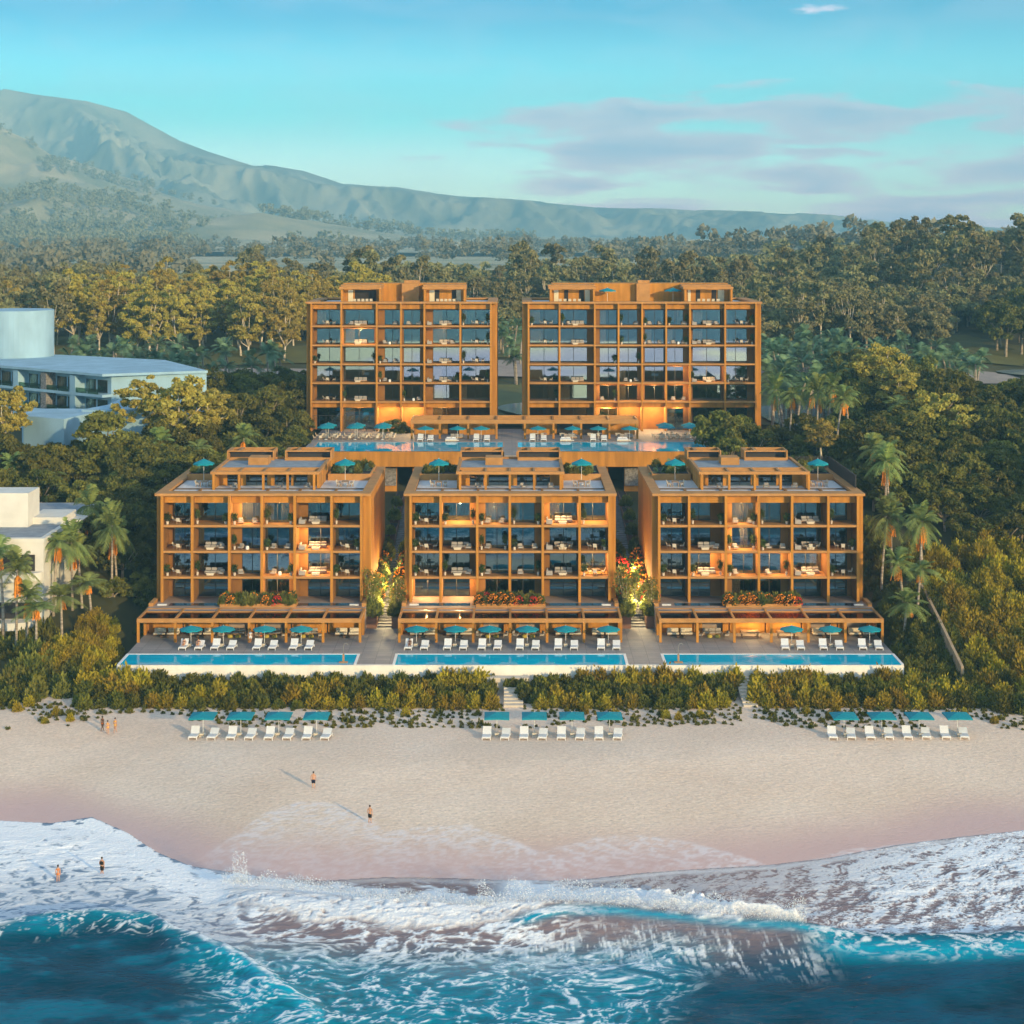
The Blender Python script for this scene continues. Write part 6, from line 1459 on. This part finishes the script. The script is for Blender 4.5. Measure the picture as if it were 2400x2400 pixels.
# left flank
treepoly([(-80, 278), (330, 276), (520, 290), (700, 300), (700, 340), (400, 335), (330, 310), (-80, 300)], 70, TREES['dark']*2+TREES['green'], (.6, .95), 'dark tree between the white and the blue building', 'dark trees left of the front left block', 4.2, -1.5)
treepoly([(235, 252), (345, 252), (345, 300), (240, 290)], 22, TREES['dark']+TREES['green'], (.5, .75), 'dark tree in the shade beside the front left block', 'shaded trees beside the front left block', 3.6, -2)
treepoly([(480, 345), (715, 345), (705, 415), (500, 400)], 26, TREES['green']+TREES['dark'], (.6, .9), 'green tree left of the rear left block', 'trees left of the rear left block', 5.0, -.5)
for u, py, Y, s in ((335, 945, 310, 1.0), (420, 950, 308, 1.15), (485, 960, 312, .9), (10, 960, 300, 1.0), (245, 1020, 296, 1.25), (560, 960, 330, .95), (630, 940, 335, .9)):
    x = PX(u, Y); g_ = u not in (245, 560, 630); (TREES['gold'] if g_ else TREES['green'])[int(u) % 3].place((x, Y, PZ(py, Y)-7.4*s), rr(0, 6), s, {335: 'golden spreading tree before the blue building, left one', 420: 'golden spreading tree before the blue building, largest', 485: 'golden spreading tree before the blue building, right one', 10: 'golden tree at the left edge under the blue building', 245: 'broad green tree between white and blue buildings', 560: 'green tree left of the upper terrace', 630: 'green tree touching the left end of the upper terrace'}[u], 'tree')
# far woods on the hills: one mass each
def farwood(name, n_, u0, u1, Y0, Y1, zfn, leaf, sc0, lab, per=170, seed=5, dens=None):
    rg = np.random.default_rng(seed); Vs, Qs, k = [], [], 0
    base = [crown_geo(rg, 12, 5, 4.5, 8, 12, per//12, 1.5, .42)[1] for _ in range(4)]
    tr = MB().cyl(0, 0, -1, 8, .5, .3, 4); tV = np.array(tr.v); tQ = np.array([f for f in tr.f if len(f) == 4])
    for _ in range(n_):
        Y = rg.uniform(Y0, Y1); u = rg.uniform(u0, u1); x = PX(u, Y)
        if dens is not None and fbm(np.array([x*dens]), np.array([Y*dens]), 3, 3)[0] < .5: continue
        z = float(zfn(np.array([x]), np.array([Y]))[0]); s = rg.uniform(.7, 1.3)*sc0; V, Q = base[rg.integers(4)]
        a = rg.random()*6; c, sn = math.cos(a), math.sin(a); V2 = V@np.array([[c, -sn, 0], [sn, c, 0], [0, 0, 1]])*s+[x, Y, z]
        Vs.append(V2); Qs.append(Q+k); k += len(V2)
    o = npmesh(name, np.concatenate(Vs), np.concatenate(Qs), leaf); return tag(o, lab, 'forest', None, 'stuff')
farwood('distant_forest', 520, -150, 2600, 760, 1000, terr, 'leaf_greyhaze', 1.15, 'distant grey-green forest merging into one mass beyond the near woods', 260, 5)
farwood('hillside_woods', 2600, -100, 1250, 2500, 5150, foot, 'leaf_hillhaze', 1.9, 'hazy woods scattered over the foothills at the left', 130, 6, 0.0025)
farwood('valley_woods', 1500, -100, 2500, 1050, 3200, lambda x, y: np.where(y < 1400, terr(x, y), 28.0), 'leaf_hillhaze', 1.8, 'hazy low woods at the foot of the distant hills', 130, 7, 0.006)

# ================================================================== PEOPLE
def skinmesh(name, verts, edges, rads, m_, parent, sub=1):
    me = bpy.data.meshes.new(name); me.from_pydata(verts, edges, []); o = bpy.data.objects.new(name, me); COL.objects.link(o); o.parent = parent
    mod = o.modifiers.new('skin', 'SKIN'); 
    if not me.skin_vertices: me.skin_vertices.new()
    for i, rd in enumerate(rads): me.skin_vertices[0].data[i].radius = (rd, rd) if not hasattr(rd, '__len__') else rd
    me.skin_vertices[0].data[0].use_root = True
    s = o.modifiers.new('sub', 'SUBSURF'); s.levels = sub; s.render_levels = sub; me.materials.append(MAT[m_]); return o
def person(loc, rz, label, skin='skin', female=False, bottom='cloth_navy', top=None, walk=0.0, sit=False, hgt=1.75, hairlen=0.0, grp=None):
    r = empty('person', loc, label, 'person', grp, rz); k = hgt/1.75
    V = [(0, 0, .95)]; E = []; Rd = [(.155, .11)]
    def add(p, par, rad): V.append(p); E.append((par, len(V)-1)); Rd.append(rad); return len(V)-1
    if not sit:
        b1 = add((0, 0, 1.12), 0, (.125, .095)); b2 = add((0, -.01, 1.32), b1, (.16 if not female else .135, .11)); b3 = add((0, .01, 1.44), b2, (.10, .08)); nk = add((0, 0, 1.52), b3, .052); hd = add((0, -.01, 1.60), nk, .075); ht = add((0, -.01, 1.70), hd, (.078, .09)); 
        for s in (-1, 1):
            w_ = walk*s; hp = add((s*.10, 0, .86), 0, .095); kn = add((s*.10, -.10*w_-.02, .50), hp, .06); an = add((s*.10, .30*w_*.6+(.0 if w_ < 0 else .02), .10), kn, .038); add((s*.10, .30*w_*.6-.13, .03), an, .034)
            sh = add((s*(.17 if female else .20), 0, 1.42), b3, .055); el = add((s*(.24 if female else .27), .05-.10*w_, 1.14), sh, .042); wr = add((s*.25, -.06-.16*w_, .92), el, .028); pm = add((s*.25, -.09-.18*w_, .84), wr, .034)
            for f in range(4): add((s*.25, -.115-.18*w_+.02*f, .755-.006*(f % 2)), pm, .010)
            add((s*.215, -.12-.18*w_, .80), pm, .011)
    else:   # half lying on a lounger: seat height .45, feet towards -Y
        V[0] = (0, 1.05, .55); b1 = add((0, 1.20, .70), 0, (.125, .095)); b2 = add((0, 1.30, .88), b1, (.145, .11)); b3 = add((0, 1.36, .99), b2, (.10, .08)); nk = add((0, 1.38, 1.07), b3, .05); hd = add((0, 1.38, 1.14), nk, .075); ht = add((0, 1.38, 1.24), hd, (.078, .09))
        for s in (-1, 1):
            hp = add((s*.10, .95, .52), 0, .09); kn = add((s*.13, .62, .78), hp, .06); an = add((s*.13, .32, .50), kn, .038); add((s*.13, .20, .46), an, .034)
            sh = add((s*.19, 1.34, .97), b3, .05); el = add((s*.30, 1.15, .76), sh, .04); wr = add((s*.22, .93, .66), el, .027); pm = add((s*.18, .86, .66), wr, .032)
            for f in range(4): add((s*.17-.018*f*s, .78, .655), pm, .010)
            add((s*.12, .85, .69), pm, .011)
    V = [tuple(c*k for c in v) for v in V]
    skinmesh('body', V, E, [tuple(x*k for x in (rd if hasattr(rd, '__len__') else (rd, rd))) for rd in Rd], skin, r)
    hz = V[ht]
    def blob(name, c, rx, ry, rz_, m_, cut=-1.0):
        mb = MB(); nn, mm = 10, 7
        for i in range(mm+1):
            t = -1+2*i/mm; t = max(t, cut); q = math.sqrt(max(0, 1-t*t))
            for j in range(nn): a = 2*math.pi*j/nn; mb.v.append((c[0]+rx*q*math.cos(a), c[1]+ry*q*math.sin(a), c[2]+rz_*t))
        for i in range(mm):
            for j in range(nn): a = i*nn+j; b_ = i*nn+(j+1) % nn; mb.f.append((a, b_, b_+nn, a+nn))
        return mb.build(name, m_, r, smooth=True)
    blob('hair', (hz[0], hz[1]+.035, hz[2]+.02-hairlen*.4), .098, .10, .115+hairlen, 'hair')
    px_, py_, pz_ = V[0]
    if not sit:
        blob('shorts' if not female else 'bikini_bottom', (0, 0, (.86 if not female else .93)*k), .195*k, .135*k, (.17 if not female else .09)*k, bottom)
        if not female:
            for s in (-1, 1): MB().tube([(s*.10, -.02*walk*s, .84*k), (s*.105, -.09*walk*s-.01, .58*k)], [.115, .105], 8).build('shorts_leg', bottom, r, smooth=True)
        if top: blob('top', (0, 0, (1.33 if female else 1.25)*k), (.165 if female else .215)*k, .135*k, (.07 if female else .24)*k, top)
    else:
        blob('swimsuit', (0, 1.04*k, .55*k), .175*k, .16*k, .12*k, bottom)
        if top: blob('top', (0, 1.30*k, .88*k), .16*k, .135*k, .08*k, top)
    return r
def onsand(u, py): x, Y, z = GS(u, py); return (x, Y, max(SZ(x, Y), SEA-.25))
person(onsand(240, 1714), R(165), 'woman walking away in dark top and orange skirt, leftmost of the beach trio', 'skin_dark', True, 'cloth_orange', 'cloth_black', .9, hgt=1.8, hairlen=.04, grp='three people walking on the beach')
person(onsand(252.5, 1721), R(185), 'person in yellow swimwear walking in the middle of the beach trio', 'skin', True, 'cloth_yellow', 'cloth_yellow', -.6, hgt=1.62, grp='three people walking on the beach')
person(onsand(270, 1717), R(170), 'person in yellow swimwear walking at the right of the beach trio', 'skin', True, 'cloth_yellow', 'cloth_yellow', .9, hgt=1.75, grp='three people walking on the beach')
person(onsand(734.6, 1848), R(180), 'bare-chested man in navy shorts standing on the dry sand', 'skin', False, 'cloth_navy', hgt=1.8)
person(onsand(867, 1930), R(160), 'bare-chested man in grey shorts standing on the wet sand', 'skin', False, 'cloth_black', walk=.3, hgt=1.85)
person(onsand(136, 2064), R(180), 'woman in red swimsuit standing in the white surf', 'skin', True, 'cloth_orange', 'cloth_orange', .2, hgt=1.72, hairlen=.02)
person(onsand(239, 2048), R(165), 'person in black shorts and black top wading through the surf', 'skin', False, 'cloth_black', 'cloth_black', .7, hgt=1.85)
def onL(u): x, Y = deckpt(u, 1524.3); return (x, Y, Z1)
person(onL(zA(372)), 0, 'woman in black swimsuit sitting on the leftmost pool lounger', 'skin', True, 'cloth_black', 'cloth_black', sit=True)
person(onL(zA(472)), 0, 'woman in black swimsuit sitting on the second pool lounger', 'skin', True, 'cloth_black', 'cloth_black', sit=True)
person(onL(zB(232)), 0, 'tanned person in dark swimwear sitting on the first middle-pool lounger', 'skin_dark', True, 'cloth_black', 'cloth_black', sit=True)
for u, lab, top, sk, wk in ((840, 'man in white shirt walking between the left pool parasols', 'cloth_white', 'skin', .8), (912, 'woman in orange dress standing behind the third left-pool parasol', 'cloth_orange', 'skin_dark', .2)):
    Y = PY(1506, Z1); person((PX(zA(u), Y), Y, Z1), R(20), lab, sk, top == 'cloth_orange', 'cloth_white' if u == 840 else 'cloth_orange', top, wk, hgt=1.78)

# ================================================================== AIR
mb = MB().box(-6500, 6500, -3300, 9900, -9, 900)
hz = mb.build('haze', 'white'); hz['kind'] = 'stuff'; hz['label'] = 'thin pale blue haze filling the whole view'; hz['category'] = 'haze'
m = bpy.data.materials.new('haze_air'); m.use_nodes = True; n = m.node_tree.nodes; m.node_tree.links.new
n.remove(n['Principled BSDF']); pv = n.new('ShaderNodeVolumePrincipled'); pv.inputs['Color'].default_value = (0.28, 0.70, 0.95, 1); pv.inputs['Density'].default_value = HAZE_D if 'HAZE_D' in globals() else 0.00030
pv.inputs['Anisotropy'].default_value = 0.0
m.node_tree.links.new(pv.outputs[0], n['Material Output'].inputs['Volume']); hz.data.materials.clear(); hz.data.materials.append(m)
m.cycles.homogeneous_volume = True
